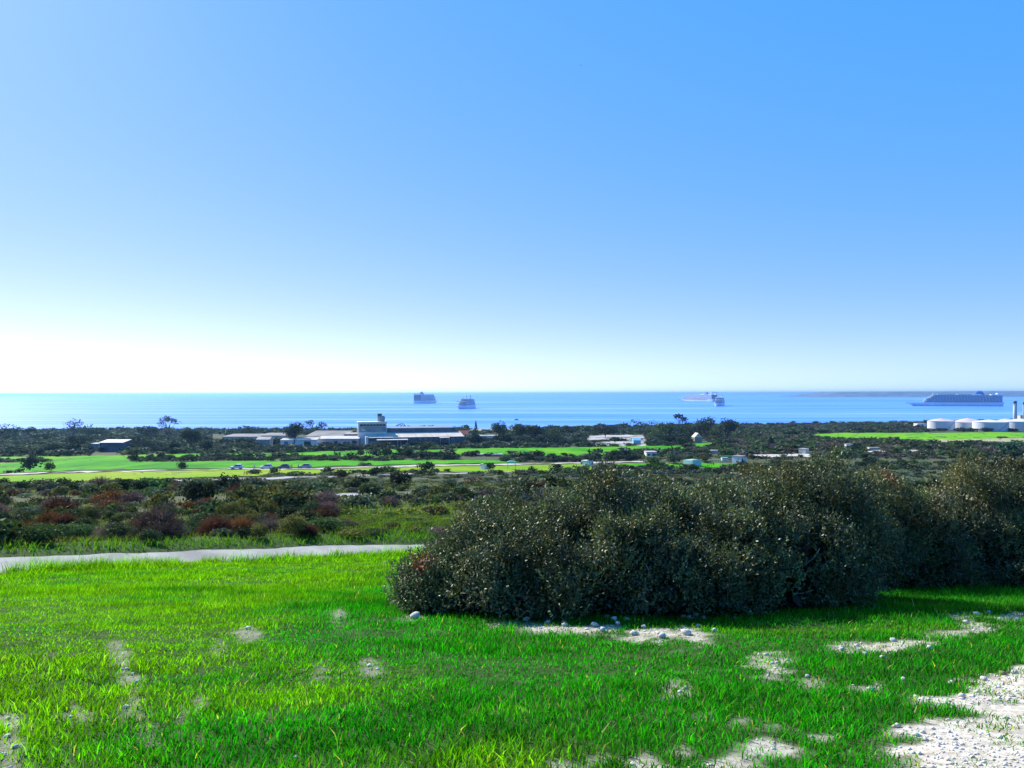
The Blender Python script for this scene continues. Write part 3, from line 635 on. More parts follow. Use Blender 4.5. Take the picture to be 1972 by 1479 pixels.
def twigball(n_, rx, rz, rg, w=.02):
    """a mostly bare shrub: a spray of fine branches with a few small leaves"""
    d = unit(rg.normal(size=(n_, 3)) * np.array([1, 1, .6]) + np.array([0, 0, .9])); k = rg.uniform(.25, .9, n_)[:, None]
    P = d * np.array([rx, rx, rz]) * k; A = unit(d + rg.normal(size=(n_, 3)) * .45); B = unit(rg.normal(size=(n_, 3)))
    L = rg.uniform(.12, .3, n_)[:, None] * min(1, rx); q = w * rg.uniform(.6, 1.5, n_)[:, None]
    V = np.stack([P - A * L - B * q, P - A * L + B * q, P + A * L + B * q * .4, P + A * L - B * q * .4], 1)
    return V.reshape(-1, 3), np.repeat(rg.uniform(.55, 1.45, n_)[:, None] * np.ones((1, 3)), 4, 0)
rg0 = np.random.default_rng(77)
def var_mesh(kind, lod, k):
    rg = np.random.default_rng(hash((kind, lod, k)) % 2 ** 31 if False else (ord(kind[0]) * 1000 + lod * 100 + k))
    nq, sz = ((2600, .085), (520, .19), (240, .34), (40, .85), (120, .48))[lod]
    if kind == 'round': V, t = leafball(nq, sz, 1.0, 1.25, rg, 8)
    elif kind == 'low': V, t = leafball(nq, sz, 1.15, .8, rg, 9, .4)
    elif kind == 'upright': V, t = leafball(nq, sz, .8, 1.9, rg, 9, .1, spread=.7)
    else:
        V, t = twigball(int(nq * 1.1), 1.05, 1.1, rg, (.012, .022, .03, .08, .05)[lod])
        V2, t2 = leafball(nq // 3, sz * .8, 1.0, 1.0, rg, 7); V = np.concatenate([V, V2]); t = np.concatenate([t, t2])
    if lod >= 2: V = V.reshape(-1, 4, 3)[:, :3].reshape(-1, 3); t = t.reshape(-1, 4, 3)[:, :3].reshape(-1, 3)   # one triangle a leaf spray far off
    return V, t
VAR = {(kd, lod, k): var_mesh(kd, lod, k) for kd in ('round', 'low', 'upright', 'twiggy') for lod in range(5) for k in range(3)}
VMESH = {}
def shrub_mesh(kd, lod, k):
    if (kd, lod, k) not in VMESH: VMESH[(kd, lod, k)] = quad_mesh('shrub', VAR[(kd, lod, k)][0], SHRUB_M, VAR[(kd, lod, k)][1])
    return VMESH[(kd, lod, k)]
DARK = (.024, .042, .018); GREYG = (.072, .092, .060); OLIVE = (.075, .080, .022); RED = (.095, .042, .028); PURP = (.085, .062, .066); YELG = (.11, .15, .022); RUST = (.14, .068, .032); MIDG = (.042, .082, .026); BLUEG = (.040, .062, .046)
def pick(rg, items):
    w = np.array([i[0] for i in items], float); return items[rg.choice(len(items), p=w / w.sum())][1:]

ROADPX = [(CAR_ROAD, 3.2), (PATH2, 2.6), (PATH3, 3.0)]
BUILT = []                                          # pixel boxes kept free for buildings, cars and yards: (x0, x1, y0, y1) of the foot
for b_ in ((405, 556, 838, 842), (536, 700, 838, 856), (690, 880, 838, 854), (178, 240, 858, 871), (882, 975, 836, 848), (440, 605, 896, 906), (885, 972, 880, 889), (930, 942, 900, 909), (975, 996, 901, 912), (1131, 1150, 896, 906),
           (1243, 1267, 876, 884), (1333, 1364, 893, 902), (1366, 1398, 893, 901), (1390, 1414, 884, 892), (1425, 1449, 888, 896), (1370, 1384, 873, 879), (1336, 1360, 847, 856), (1788, 1972, 815, 833), (1550, 1566, 870, 878), (1628, 1642, 859, 865), (1673, 1698, 862, 869)): BUILT.append(b_)
def free(px, py, pad=0.0):
    ok = np.ones(len(px), bool)
    for q in FPOLY: ok &= ~in_poly(px, py, q)
    for q, wd in ROADPX: ok &= np.abs(py - np.interp(px, *zip(*q))) > wd * (1 if q is not PATH3 else 1.3)
    for x0, x1, y0, y1 in BUILT: ok &= ~((px > x0 - 3) & (px < x1 + 3) & (py > y0) & (py < y1 + 7))
    return ok

SH = []                                             # (x, y, width, height, kind, lod, variant, colour, spin)
def scatter(y0, y1, space, seed, lod, dens, size, um=.80):
    rg = np.random.default_rng(seed); y = y0
    while y < y1:
        st = space(y); xs_ = np.arange(-um * y, um * y, st); m = len(xs_)
        X = xs_ + rg.uniform(-.5, .5, m) * st; Y = y + rg.uniform(-.5, .5, m) * st
        ok = (rg.random(m) < dens) & (road_s(X, Y) > 2.3) & (Y < shore_y(X) - 4)
        X, Y = X[ok], Y[ok]
        if len(X):
            px, py = project(np.stack([X, Y, H(X, Y)], 1)); f = free(px, py)
            for x_, y_, a, b in zip(X[f], Y[f], px[f], py[f]): SH.append(zone(x_, y_, a, b, rg, lod, size))
        y += st
def zone(x, y, px, py, rg, lod, size):
    w = size(y) * float(np.exp(min(rg.normal() * .36, .55))); hk = 1.0; hs = 1.0 if y < 90 else .58
    if y < 62:
        if 640 < px < 900 and py > 978:
            kd, c = pick(rg, [(4, 'low', YELG), (2, 'low', OLIVE), (1.5, 'twiggy', PURP), (1, 'low', MIDG)]); w *= .8; hk = .6
        elif px < 690 and py > 962:
            kd, c = pick(rg, [(2.4, 'twiggy', PURP), (1.2, 'twiggy', RED), (2, 'round', DARK), (2.4, 'low', GREYG), (1.6, 'round', OLIVE), (.7, 'twiggy', RUST), (2, 'low', MIDG)]) if px < 430 else \
                pick(rg, [(3, 'round', OLIVE), (1.6, 'twiggy', RED), (2, 'round', DARK), (.8, 'twiggy', RUST), (1.6, 'twiggy', PURP), (1.8, 'low', MIDG)])
        else: kd, c = pick(rg, [(3, 'low', GREYG), (2, 'round', DARK), (2, 'low', MIDG), (1, 'twiggy', PURP)])
    elif y < 130:
        kd, c = pick(rg, [(4, 'low', GREYG), (2.4, 'low', MIDG), (1.6, 'round', DARK), (1.2, 'twiggy', PURP), (1.0, 'round', OLIVE), (.5, 'twiggy', RED), (1.2, 'low', BLUEG)]); hk = .85
    elif y < 330:
        kd, c = pick(rg, [(3, 'low', BLUEG), (3, 'round', DARK), (2, 'low', GREYG), (2, 'round', MIDG)]); 
    else:
        if px > 1330: kd, c = pick(rg, [(3, 'low', PURP), (2, 'low', GREYG), (2, 'round', MIDG), (1.4, 'round', DARK), (1, 'low', OLIVE)])
        else: kd, c = pick(rg, [(4, 'round', BLUEG), (3, 'round', DARK), (2, 'low', MIDG)])
    if 105 < y < 165: hk *= .5
    c = np.array(c) * (rg.uniform(.65, 1.35) if y > 150 else rg.uniform(.6, 1.1) if c in (RED, RUST) else rg.uniform(.8, 1.8)) * (1 + rg.normal(size=3) * .06)
    return (x, y, w, w * rg.uniform(.75, 1.1) * hk * hs, kd, lod, int(rg.integers(3)), c, rg.uniform(0, 6.28))
scatter(20, 46, lambda y: .95 + .012 * y, 11, 0, .84, lambda y: .56)
scatter(46, 85, lambda y: 1.4 + .012 * y, 12, 1, .78, lambda y: .85)
scatter(85, 150, lambda y: 1.9 + .012 * y, 13, 2, .70, lambda y: 1.15)
scatter(150, 330, lambda y: 3.0 + .006 * y, 14, 4, .72, lambda y: 1.8)
scatter(330, 620, lambda y: 5.0, 15, 3, .85, lambda y: 2.7)
scatter(620, 1320, lambda y: 8.5, 16, 3, .85, lambda y: 4.0)

# the shrubs that show largest stand as things of their own; the mass beyond is one object
_xy = np.array([s[:2] for s in SH]); _z = H(_xy[:, 0], _xy[:, 1])
for i, s in enumerate(SH): SH[i] = s + (s[2] / s[1], float(_z[i]))
pxs, pys = project(np.array([(s[0], s[1], s[10] + s[3] * .6) for s in SH]))
vis = (pxs > -20) & (pxs < 1992) & ~((pxs > 860) & (pys > 905) & (pxs < 2000) & (pys > 905)) & ~((pxs > 800) & (pys > 1000))
order = [i for i in sorted(range(len(SH)), key=lambda i: -SH[i][9]) if vis[i]][:190]
chosen = set(order)
NAMEC = {str(DARK): 'dark green', str(GREYG): 'grey green', str(OLIVE): 'olive', str(RED): 'reddish brown', str(PURP): 'purplish grey', str(YELG): 'yellow green', str(RUST): 'rust', str(MIDG): 'mid green', str(BLUEG): 'bluish green'}
def cname(c):
    c = np.array(c); best = min((DARK, GREYG, OLIVE, RED, PURP, YELG, RUST, MIDG, BLUEG), key=lambda q: np.abs(np.array(q) / np.sum(q) - c / c.sum()).sum() + .6 * abs(np.log(np.sum(q) / c.sum()))); return NAMEC[str(best)]
FORM = {'round': 'rounded shrub', 'low': 'low shrub', 'upright': 'upright shrub', 'twiggy': 'twiggy shrub'}
def where(px, py, y):
    row = 'on the road verge' if py > 1015 else 'behind the verge' if y < 48 else 'mid scrub' if y < 80 else 'near the upper path'
    colm = 'by the left edge' if px < 130 else 'left of the black shrub' if px < 330 else 'near the black shrub' if px < 490 else 'right of the black shrub' if px < 640 else 'by the grassy clearing'
    return f'{row}, {colm}'
for i in order:
    x, y, w, h_, kd, lod, k, c, sp, _, gz = SH[i]
    o = link('shrub', shrub_mesh(kd, min(lod, 1), k), None, (x, y, gz - .06 * h_)); o.scale = (w, w, h_); o.rotation_euler = (0, 0, sp); o.color = (*np.clip(c, .004, 1), 1)
    wh = where(pxs[i], pys[i], y); cn = cname(c)
    tag(o, f'{cn} {FORM[kd]} {wh}', 'shrub', 'scrub shrubs beyond the near road')
def join_mass(name, items, label, cat):
    Vs, Ts = [], []
    for x, y, w, h_, kd, lod, k, c, sp, _, gz in items:
        V, t = VAR[(kd, lod, k)]; ca, sa = math.cos(sp), math.sin(sp)
        Q = np.empty_like(V); Q[:, 0] = (V[:, 0] * ca - V[:, 1] * sa) * w + x; Q[:, 1] = (V[:, 0] * sa + V[:, 1] * ca) * w + y; Q[:, 2] = V[:, 2] * h_ + gz - .06 * h_
        Vs.append(Q); Ts.append(t * c)
    N4 = sum(len(V) for V, it in zip(Vs, items) if it[5] < 2); Vs = [V for V, it in zip(Vs, items) if it[5] < 2] + [V for V, it in zip(Vs, items) if it[5] >= 2]; Ts = [V for V, it in zip(Ts, items) if it[5] < 2] + [V for V, it in zip(Ts, items) if it[5] >= 2]
    V = np.concatenate(Vs); st = np.concatenate([np.arange(0, N4, 4), np.arange(N4, len(V), 3)])
    return tag(link(name, np_mesh(name, V, np.arange(len(V)), st, SHRUB_M, np.clip(np.concatenate(Ts), .003, 1))), label, cat, kind='stuff')
rest = [s for i, s in enumerate(SH) if i not in chosen]; rest = [s[:5] + (max(s[5], 1),) + s[6:] for s in rest]
rest = [s if not (s[1] < 150 and s[0] > -.02 * s[1]) else s[:5] + (4 if s[1] < 60 else 3 if s[1] < 125 else s[5],) + s[6:] for s in rest]   # behind the thicket a coarser build is enough
join_mass('scrub', [s for s in rest if s[1] < 330], 'mass of low maquis scrub between the roads and fields', 'scrub')
join_mass('far_scrub', [s for s in rest if s[1] >= 330], 'far dark maquis stretching to the shore', 'scrub')

# distinct dark shrubs and hedge rows that stand out
def lone(px, py, wpx, hpx, kd, c, label, k=0, group=None):
    g = ground(px, py); w = wpx / FPX * g.y / 2 / .98; h_ = hpx / FPX * g.y / (1.25 if kd == 'round' else .8 if kd == 'low' else 1.9 if kd == 'upright' else 1.1) / .92
    o = link('shrub', shrub_mesh(kd, 1, k % 3), None, g - Vector((0, 0, .1))); o.scale = (w, w, h_); o.rotation_euler = (0, 0, k * 1.3); o.color = (*c, 1)
    return tag(o, label, 'shrub', group)
lone(372, 968, 60, 44, 'round', (.016, .022, .012), 'almost black rounded shrub standing tallest in the scrub', 0)
lone(405, 968, 34, 34, 'round', (.016, .024, .012), 'small black green shrub touching the almost black rounded one', 1)
lone(428, 948, 44, 34, 'upright', (.022, .034, .018), 'dark upright shrub between the black shrub and the path', 2)
lone(452, 950, 40, 32, 'upright', (.020, .030, .018), 'dark ragged shrub behind the black rounded shrub', 1)
lone(475, 955, 40, 24, 'round', (.028, .04, .02), 'broad dark shrub at the end of the black shrub cluster', 2)
lone(655, 921, 38, 18, 'round', (.035, .035, .018), 'dark brownish shrub over the grey path below the parked cars', 0)
lone(715, 917, 24, 12, 'low', DARK, 'low dark shrub on the grey path further along', 1)
lone(770, 934, 58, 24, 'round', (.024, .030, .018), 'broad dark shrub by the grey path with reddish foot', 2)
lone(530, 914, 24, 14, 'round', DARK, 'round dark shrub in the field below the parked cars', 1)
lone(488, 914, 32, 10, 'low', GREYG, 'pale grey green bush below the white car', 2)
lone(350, 903, 24, 14, 'round', DARK, 'round dark bush on the field beside the car road', 0)
lone(62, 907, 40, 26, 'round', (.022, .036, .024), 'dark tree like bush at the far end of the car road', 1)
lone(95, 908, 26, 16, 'round', MIDG, 'mid green bush beside the dark bush on the car road', 2)
lone(258, 889, 26, 16, 'round', DARK, 'dark bush standing up from the hedge between two fields', 0)
lone(820, 905, 36, 14, 'low', DARK, 'dark bush on the green strip left of the white hut', 1)
lone(945, 906, 24, 14, 'round', DARK, 'dark bush leaning on the small white hut', 2)
lone(1072, 908, 30, 15, 'round', (.018, .026, .014), 'round black green bush on the green strip by the large white hut', 0)
lone(1024, 910, 18, 12, 'upright', DARK, 'pointed small bush between the green canopy and the round bush', 1)
lone(1184, 886, 22, 18, 'round', DARK, 'dark round bush behind the large white hut', 2)
lone(1255, 893, 40, 14, 'round', MIDG, 'green bush in front of the small white house', 0)
lone(1300, 893, 40, 16, 'round', BLUEG, 'wide green bush between the white house and the blue shaded hut', 1)
lone(1400, 885, 36, 18, 'round', MIDG, 'tall green bush behind the green framed canopies', 2)
lone(1356, 888, 20, 10, 'low', OLIVE, 'small yellowish bush by the blue shaded hut', 0)
lone(1640, 868, 36, 10, 'low', DARK, 'dark bush with a white trough behind it on the bare slope', 1)
lone(1590, 871, 24, 8, 'low', DARK, 'low dark bush on the bare slope beside the white box', 2)
lone(1750, 862, 70, 14, 'round', (.04, .06, .03), 'broad dark bush under the dry pale field', 0)
lone(1850, 868, 44, 18, 'round', (.05, .085, .03), 'green bush at the end of the dirt track', 1)
lone(1945, 878, 50, 24, 'round', (.03, .09, .05), 'bright blue green bush near the right edge above the thicket', 2)
lone(1870, 893, 50, 22, 'low', (.06, .085, .03), 'olive green bush on the slope just above the thicket', 0)
rgh = np.random.default_rng(5)
def hedge(px0, px1, py0, py1, n_, hpx, label, group):
    for i in range(n_):
        t = (i + rgh.uniform(-.3, .3)) / n_; px = px0 + (px1 - px0) * t; py = py0 + (py1 - py0) * t + rgh.uniform(-.8, .8)
        lone(px, py, rgh.uniform(22, 44), hpx * rgh.uniform(.6, 1.25), ('low', 'round')[int(rgh.integers(2))], tuple(np.array((DARK, BLUEG)[int(rgh.integers(2))]) * rgh.uniform(.7, 1.1)), label, i, group)
hedge(300, 790, 888, 887, 17, 8, 'dark bush in the field hedge above the parked cars', 'hedge above the parked cars')
hedge(0, 105, 890, 888, 5, 8, 'dark bush in the short hedge at the far left field', 'short hedge of the left field')
hedge(700, 900, 878, 886, 9, 13, 'dark bush in the clump between factory and ruin', 'clump before the factory')
hedge(980, 1230, 889, 888, 12, 9, 'grey green bush in the hedge behind the huts', 'hedge by the huts')
hedge(110, 430, 871, 868, 11, 14, 'dark bush in maquis edge along the left field', 'maquis edge of the left field')
hedge(640, 800, 866, 864, 6, 9, 'dark bush at the factory foot', 'bushes at the factory foot')
hedge(890, 1130, 856, 858, 11, 16, 'dark green bush behind the bright field right of factory', 'belt behind the bright field')
hedge(1500, 1960, 833, 831, 16, 7, 'dark bush in the hedge along the far right field', 'hedge along the far right field')

# undergrowth: weeds and dry grass on the verge and between the shrubs
def undergrowth(seed=21):
    rg = np.random.default_rng(seed); out = []
    for y0, y1, nb, wd, hh in ((14, 46, 150000, .026, .20), (46, 110, 60000, .07, .36)):
        y = np.sqrt(rg.random(nb) * (y1 ** 2 - y0 ** 2) + y0 ** 2); x = rg.uniform(-.78, .78, nb) * y; s = road_s(x, y)
        ok = (s > 1.6) & ~((x > .02 * y) & (y < 90) & (rg.random(nb) < .6)); x, y, s = x[ok], y[ok], s[ok]
        px, py = project(np.stack([x, y, H(x, y)], 1)); f = free(px, py); x, y, s, px, py = x[f], y[f], s[f], px[f], py[f]; m = len(x)
        verge = 1 - sstep(2.1, 3.2, s); clear = ((px > 640) & (px < 880) & (py > 975)).astype(float)
        keep = rg.random(m) < np.clip(.45 + verge + clear, 0, 1); x, y, s, verge, clear = [q[keep] for q in (x, y, s, verge, clear)]; m = len(x)
        c = np.where(rg.random((m, 1)) < .5, np.array([[.07, .085, .03]]), np.array([[.12, .10, .05]])) * rg.uniform(.6, 1.3, (m, 1))
        gv = np.clip(verge + .45 * clear, 0, 1)[:, None] * (rg.random((m, 1)) < .9); c = c + (np.where(rg.random((m, 1)) < .6, np.array([[.11, .20, .012]]), np.array([[.05, .16, .012]])) - c) * gv
        h_ = hh * rg.uniform(.4, 1.3, m) * (1 + .5 * (fbm(x / .9, y / .9, 55, 3) - .4)) 
        out.append((x, y, h_, np.full(m, wd), c))
    x, y, h_, wd, c = [np.concatenate(q) for q in zip(*out)]; m = len(x); z = H(x, y) - .02; a = rg.uniform(0, 6.28, m); f = rg.uniform(0, 3.14, m)
    L = h_ * rg.uniform(.2, .8, m); P0 = np.stack([x, y, z], 1); Wv = np.stack([np.cos(f) * wd, np.sin(f) * wd, wd * 0], 1) * .5
    M1 = P0 + np.stack([np.cos(a) * L * .4, np.sin(a) * L * .4, h_ * .6], 1); T = P0 + np.stack([np.cos(a) * L, np.sin(a) * L, h_], 1)
    V = np.stack([P0 - Wv * .5, P0 + Wv * .5, M1 + Wv, T, M1 - Wv], 1).reshape(-1, 3); lp = (np.arange(m)[:, None] * 5 + np.array([[0, 1, 2, 3, 4]])).ravel()
    tag(link('undergrowth', np_mesh('undergrowth', V, lp, np.arange(m) * 5, GRASS_M, np.repeat(c, 5, 0))), 'yellow green weeds on the road verge and between shrubs', 'undergrowth', kind='stuff')
undergrowth()

# ------------------------------------------------------------------ trees
def tree(name, label, px, py_foot, wpx, hpx, c, seed, form='round', Y=None, trunk=.25, group=None):
    rg = np.random.default_rng(seed); g = ground(px, py_foot) if Y is None else Vector((at(px, py_foot, Y).x, Y, float(H(at(px, py_foot, Y).x, Y))))
    if Y is not None:
        top = at(px, py_foot - hpx, Y).z; h_ = max(3.0, top - g.z)
    else: h_ = hpx / FPX * g.y
    w = wpx / FPX * g.y / 2
    if form != 'cypress': h_ *= 1.10; w *= 1.2
    root = empty(name, g); tag(root, label, 'tree', group)
    sz = max(.35, g.y / FPX * 2.7)
    lo = h_ * trunk; ch = h_ - lo; Vs = []; Ts = []
    if form == 'cypress':
        nq = 320; t = rg.random(nq) ** .8; r = w * np.sin(np.clip(t * 1.02 + .06, 0, 1) * math.pi) ** .6 * (1 - .55 * t); a = rg.uniform(0, 6.28, nq)
        P = np.stack([np.cos(a) * r, np.sin(a) * r, lo * .3 + t * (h_ - lo * .3)], 1); d = unit(np.stack([np.cos(a), np.sin(a), a * 0 + .5], 1))
    else:
        K = {'round': 9, 'open': 12, 'umbrella': 10, 'dense': 16}[form]; nq = {'round': 860, 'dense': 1500, 'open': 420, 'umbrella': 420}[form]
        cc = unit(rg.normal(size=(K, 3))) * np.array([w, w, ch * .42]) * (rg.uniform(.35, .62, (K, 1)) if form == 'dense' else rg.uniform(.35, .78, (K, 1))) * (1.12 if form in ('open', 'umbrella') else 1.0) + np.array([0, 0, lo + ch * (.5 if form != 'umbrella' else .7)])
        lr = rg.uniform(.34, .5, K) * (.86 if form in ('open', 'umbrella') else 1); pk = rg.integers(0, K, nq); d = unit(rg.normal(size=(nq, 3)))
        P = cc[pk] + d * (np.array([w, w, ch * (.5 if form != 'umbrella' else .3)]) * lr[pk][:, None]) * rg.uniform(.55, 1.08, (nq, 1)); P[:, 2] = np.maximum(P[:, 2], lo * .6)
    s = sz * rg.uniform(.6, 1.3, len(P))[:, None]; A = unit(rg.normal(size=P.shape)); B = unit(np.cross(A, d + rg.normal(size=P.shape) * .5))
    V = np.stack([P - A * s * .5, P + B * s * .42, P + A * s * .5, P - B * s * .42], 1).reshape(-1, 3)
    link('crown', quad_mesh('crown', V, TREE_M, np.repeat(np.array([c]) * rg.uniform(.6, 1.4, (len(P), 1)), 4, 0)), root)
    mb = MB(); tr = max(.12, h_ * .028)
    mb.tube([(0, 0, -.3), (rg.uniform(-.1, .1) * w, 0, lo), (rg.uniform(-.15, .15) * w, 0, lo + ch * .55)], tr, tr * .4, 7)
    if form != 'cypress':
        for k in range(5):
            q = cc[k]; mb.tube([(0, 0, lo * .8), (q[0] * .5, q[1] * .5, (lo + q[2]) / 2), tuple(q)], tr * .5, tr * .15, 5)
    mb.build('trunk', BARK_M, root, smooth=True)
    return root
TD = (.020, .034, .016); TB = (.028, .050, .036); TG = (.050, .085, .028); TO = (.07, .095, .03)
tree('pine_tree', 'dark round crowned tree standing at the factory yard', 568, 850, 38, 38, TD, 31, 'dense', 482, .2)
tree('tree', 'loose crowned tree on the skyline left of the factory tower', 607, 838, 34, 28, TB, 32, 'open', 640, trunk=.36)
tree('tree', 'leaning ragged tree standing highest at the far left skyline', 142, 845, 56, 36, TB, 33, 'open', 620, trunk=.36)
tree('tree', 'flat topped ragged tree on the skyline above the left fields', 322, 846, 50, 38, TB, 34, 'umbrella', 600, trunk=.36)
tree('tree', 'dark bulky tree beside the lean-to shed', 368, 864, 46, 38, TD, 35, 'dense', 430, .12)
tree('tree', 'dark low tree right beside the lean-to shed roof', 272, 862, 50, 22, TD, 36, 'round', 440, .12)
tree('tree', 'dark tree left of the lean-to shed', 152, 864, 50, 26, TD, 37, 'round', 440, .12)
tree('tree', 'small bare topped tree at the far left shore', 52, 846, 26, 24, TB, 38, 'open', 640, trunk=.36)
tree('cypress_tree', 'slim dark cypress beside the flat white house', 916.5, 842, 9, 31, TD, 39, 'cypress', 560)
tree('tree', 'pale green poplar like tree right of the cypress', 962, 843, 30, 32, TG, 40, 'dense', 580, .2)
tree('tree', 'large mid green tree right of the pale poplar like tree', 1002, 844, 42, 30, (.038, .062, .026), 41, 'dense', 570, .2)
tree('tree', 'dark low tree joined to the large mid green tree', 1030, 844, 36, 26, TD, 42, 'dense', 560, .2)
tree('tree', 'broad dark tree on the shore belt before the scree', 1165, 838, 62, 21, TD, 43, 'dense', 700, .15)
tree('tree', 'dark wide tree above the left end of the scree', 1098, 836, 40, 16, TD, 44, 'round', 690, .15)
tree('tree', 'open crowned tree at the left end of the wood above the scree', 1243, 836, 52, 31, TB, 45, 'open', 650, trunk=.36)
tree('tree', 'tall thin topped tree rising above the wood', 1310, 834, 30, 36, TB, 46, 'umbrella', 660, trunk=.36)
tree('tree', 'round dark tree in the middle of the wood', 1362, 842, 50, 38, (.034, .055, .022), 47, 'dense', 640, .1)
tree('tree', 'dark tree at the right end of the wood', 1400, 836, 40, 30, TD, 48, 'dense', 640, .1)
tree('tree', 'yellow green tree in front of the wood', 1380, 846, 30, 20, TO, 49, 'round', 600, .1)
tree('tree', 'mid green tree in the left part of the wood', 1285, 846, 44, 36, TG, 50, 'dense', 630, .1)
tree('tree', 'bluish tree before the tall thin topped tree', 1325, 848, 40, 34, (.032, .06, .03), 51, 'round', 620, .1)
tree('tree', 'small dark tree standing on the white scree', 1184, 858, 20, 15, (.04, .06, .03), 52, 'round', 520)
tree('tree', 'dark bushy tree at the right edge of the scree', 1285, 858, 36, 18, TD, 53, 'round', 510, .1)
tree('tree', 'dark tree below the stone hut by the bright field', 1318, 866, 36, 24, TD, 54, 'round', 480, .1)
tree('tree', 'dark bush like tree right of the small green plot', 1400, 864, 40, 18, TD, 55, 'round', 500, .1)
tree('cypress_tree', 'broad dark conical tree on the purple slope', 1485, 862, 15, 21, TD, 56, 'cypress', 470)
tree('tree', 'dark tree over the factory roof behind the tower', 770, 836, 40, 20, (.03, .05, .02), 57, 'open', 540)
tree('tree', 'small tree showing above the far end of the factory roof', 802, 836, 26, 16, TD, 58, 'open', 545)
tree('tree', 'dark tree at the far end above the factory roof line', 735, 838, 30, 14, (.045, .06, .02), 59, 'round', 535)

hedge(395, 545, 858, 860, 9, 13, 'dark maquis bush between pale long sheds and fields', 'maquis before the pale sheds')
hedge(400, 560, 866, 868, 8, 10, 'dark bush below the maquis before the pale sheds', 'lower maquis before the pale sheds')
hedge(560, 700, 868, 868, 7, 9, 'dark bush along the factory yard front', 'bushes along the yard')
hedge(700, 880, 862, 858, 9, 10, 'dark bush along the wall of the factory hall', 'bushes along the hall')
hedge(1132, 1240, 853, 846, 6, 5, 'small dark bush dotting the white scree', 'bushes on the scree')

tree('tree', 'bushy tree on the shore belt left of the flat topped ragged tree', 285, 846, 44, 26, TB, 60, 'round', 640, .2)
tree('tree', 'dark bushy tree in the shore belt right of the ragged left tree', 180, 846, 50, 24, TB, 61, 'round', 650, .2)
tree('tree', 'dark bushy tree on the shore belt at the left photograph edge', 14, 848, 56, 28, TB, 62, 'round', 620, .2)
tree('tree', 'low dark tree on the shore belt above the pale long sheds', 470, 842, 54, 20, TB, 63, 'round', 700, .2)
tree('tree', 'green tree in the belt right of the dark low joined tree', 1072, 846, 44, 24, (.04, .065, .03), 64, 'round', 560, .15)
tree('tree', 'dark tree in the wood right above the stone hut', 1340, 846, 44, 30, (.034, .05, .022), 65, 'round', 600, .1)
tree('tree', 'grey green tree in the wood above the right end of the scree', 1262, 850, 44, 28, TG, 66, 'round', 590, .1)

# ------------------------------------------------------------------ buildings
WHITE = mat('white_render', (0.74, 0.73, 0.70), 0.85, 0.2, 0.08, 0.4)
CREAM = mat('cream_render', (0.60, 0.55, 0.47), 0.85, 0.2, 0.1, 0.4)
CONC = mat('grey_concrete', (0.34, 0.34, 0.34), 0.9, 0.2, 0.2, 0.5)
BLUEW = mat('blue_grey_cladding', (0.16, 0.22, 0.30), 0.7, 0.3, 0.15, 0.3)
DARKW = mat('dark_and_shaded_wall', (0.10, 0.13, 0.17), 0.7, 0.3, 0.2, 0.3)
ROOFB = mat('beige_fibre_roof', (0.54, 0.47, 0.38), 0.9, 0.2, 0.12, 0.15)
ROOFW = mat('white_sheet_roof', (0.47, 0.45, 0.42), 0.7, 0.3, 0.12, 0.2)
ROOFP = mat('weathered_pale_roof', (0.21, 0.20, 0.185), 0.8, 0.2, 0.2, 0.1)
ROOFR = mat('red_tile_roof', (0.42, 0.12, 0.07), 0.8, 0.2, 0.15, 0.6)
GLASS = mat('dark_window', (0.03, 0.04, 0.06), 0.15, 0.6, 0.1, 0.5)
STONEW = mat('rubble_stone', (0.36, 0.32, 0.26), 0.95, 0.1, 0.25, 2.0)
BLUED = mat('blue_door', (0.08, 0.22, 0.45), 0.6, 0.3, 0.1, 0.5)
GREENC = mat('green_canvas', (0.05, 0.28, 0.20), 0.8, 0.2, 0.1, 1.0)
METAL = mat('galvanised_steel', (0.45, 0.46, 0.48), 0.45, 0.5, 0.1, 1.0, metallic=.6)
TARP = mat('pale_blue_tarp', (0.30, 0.60, 0.75), 0.6, 0.3, 0.1, 1.0)
def pt(px, py, Y): return at(px, py, Y)
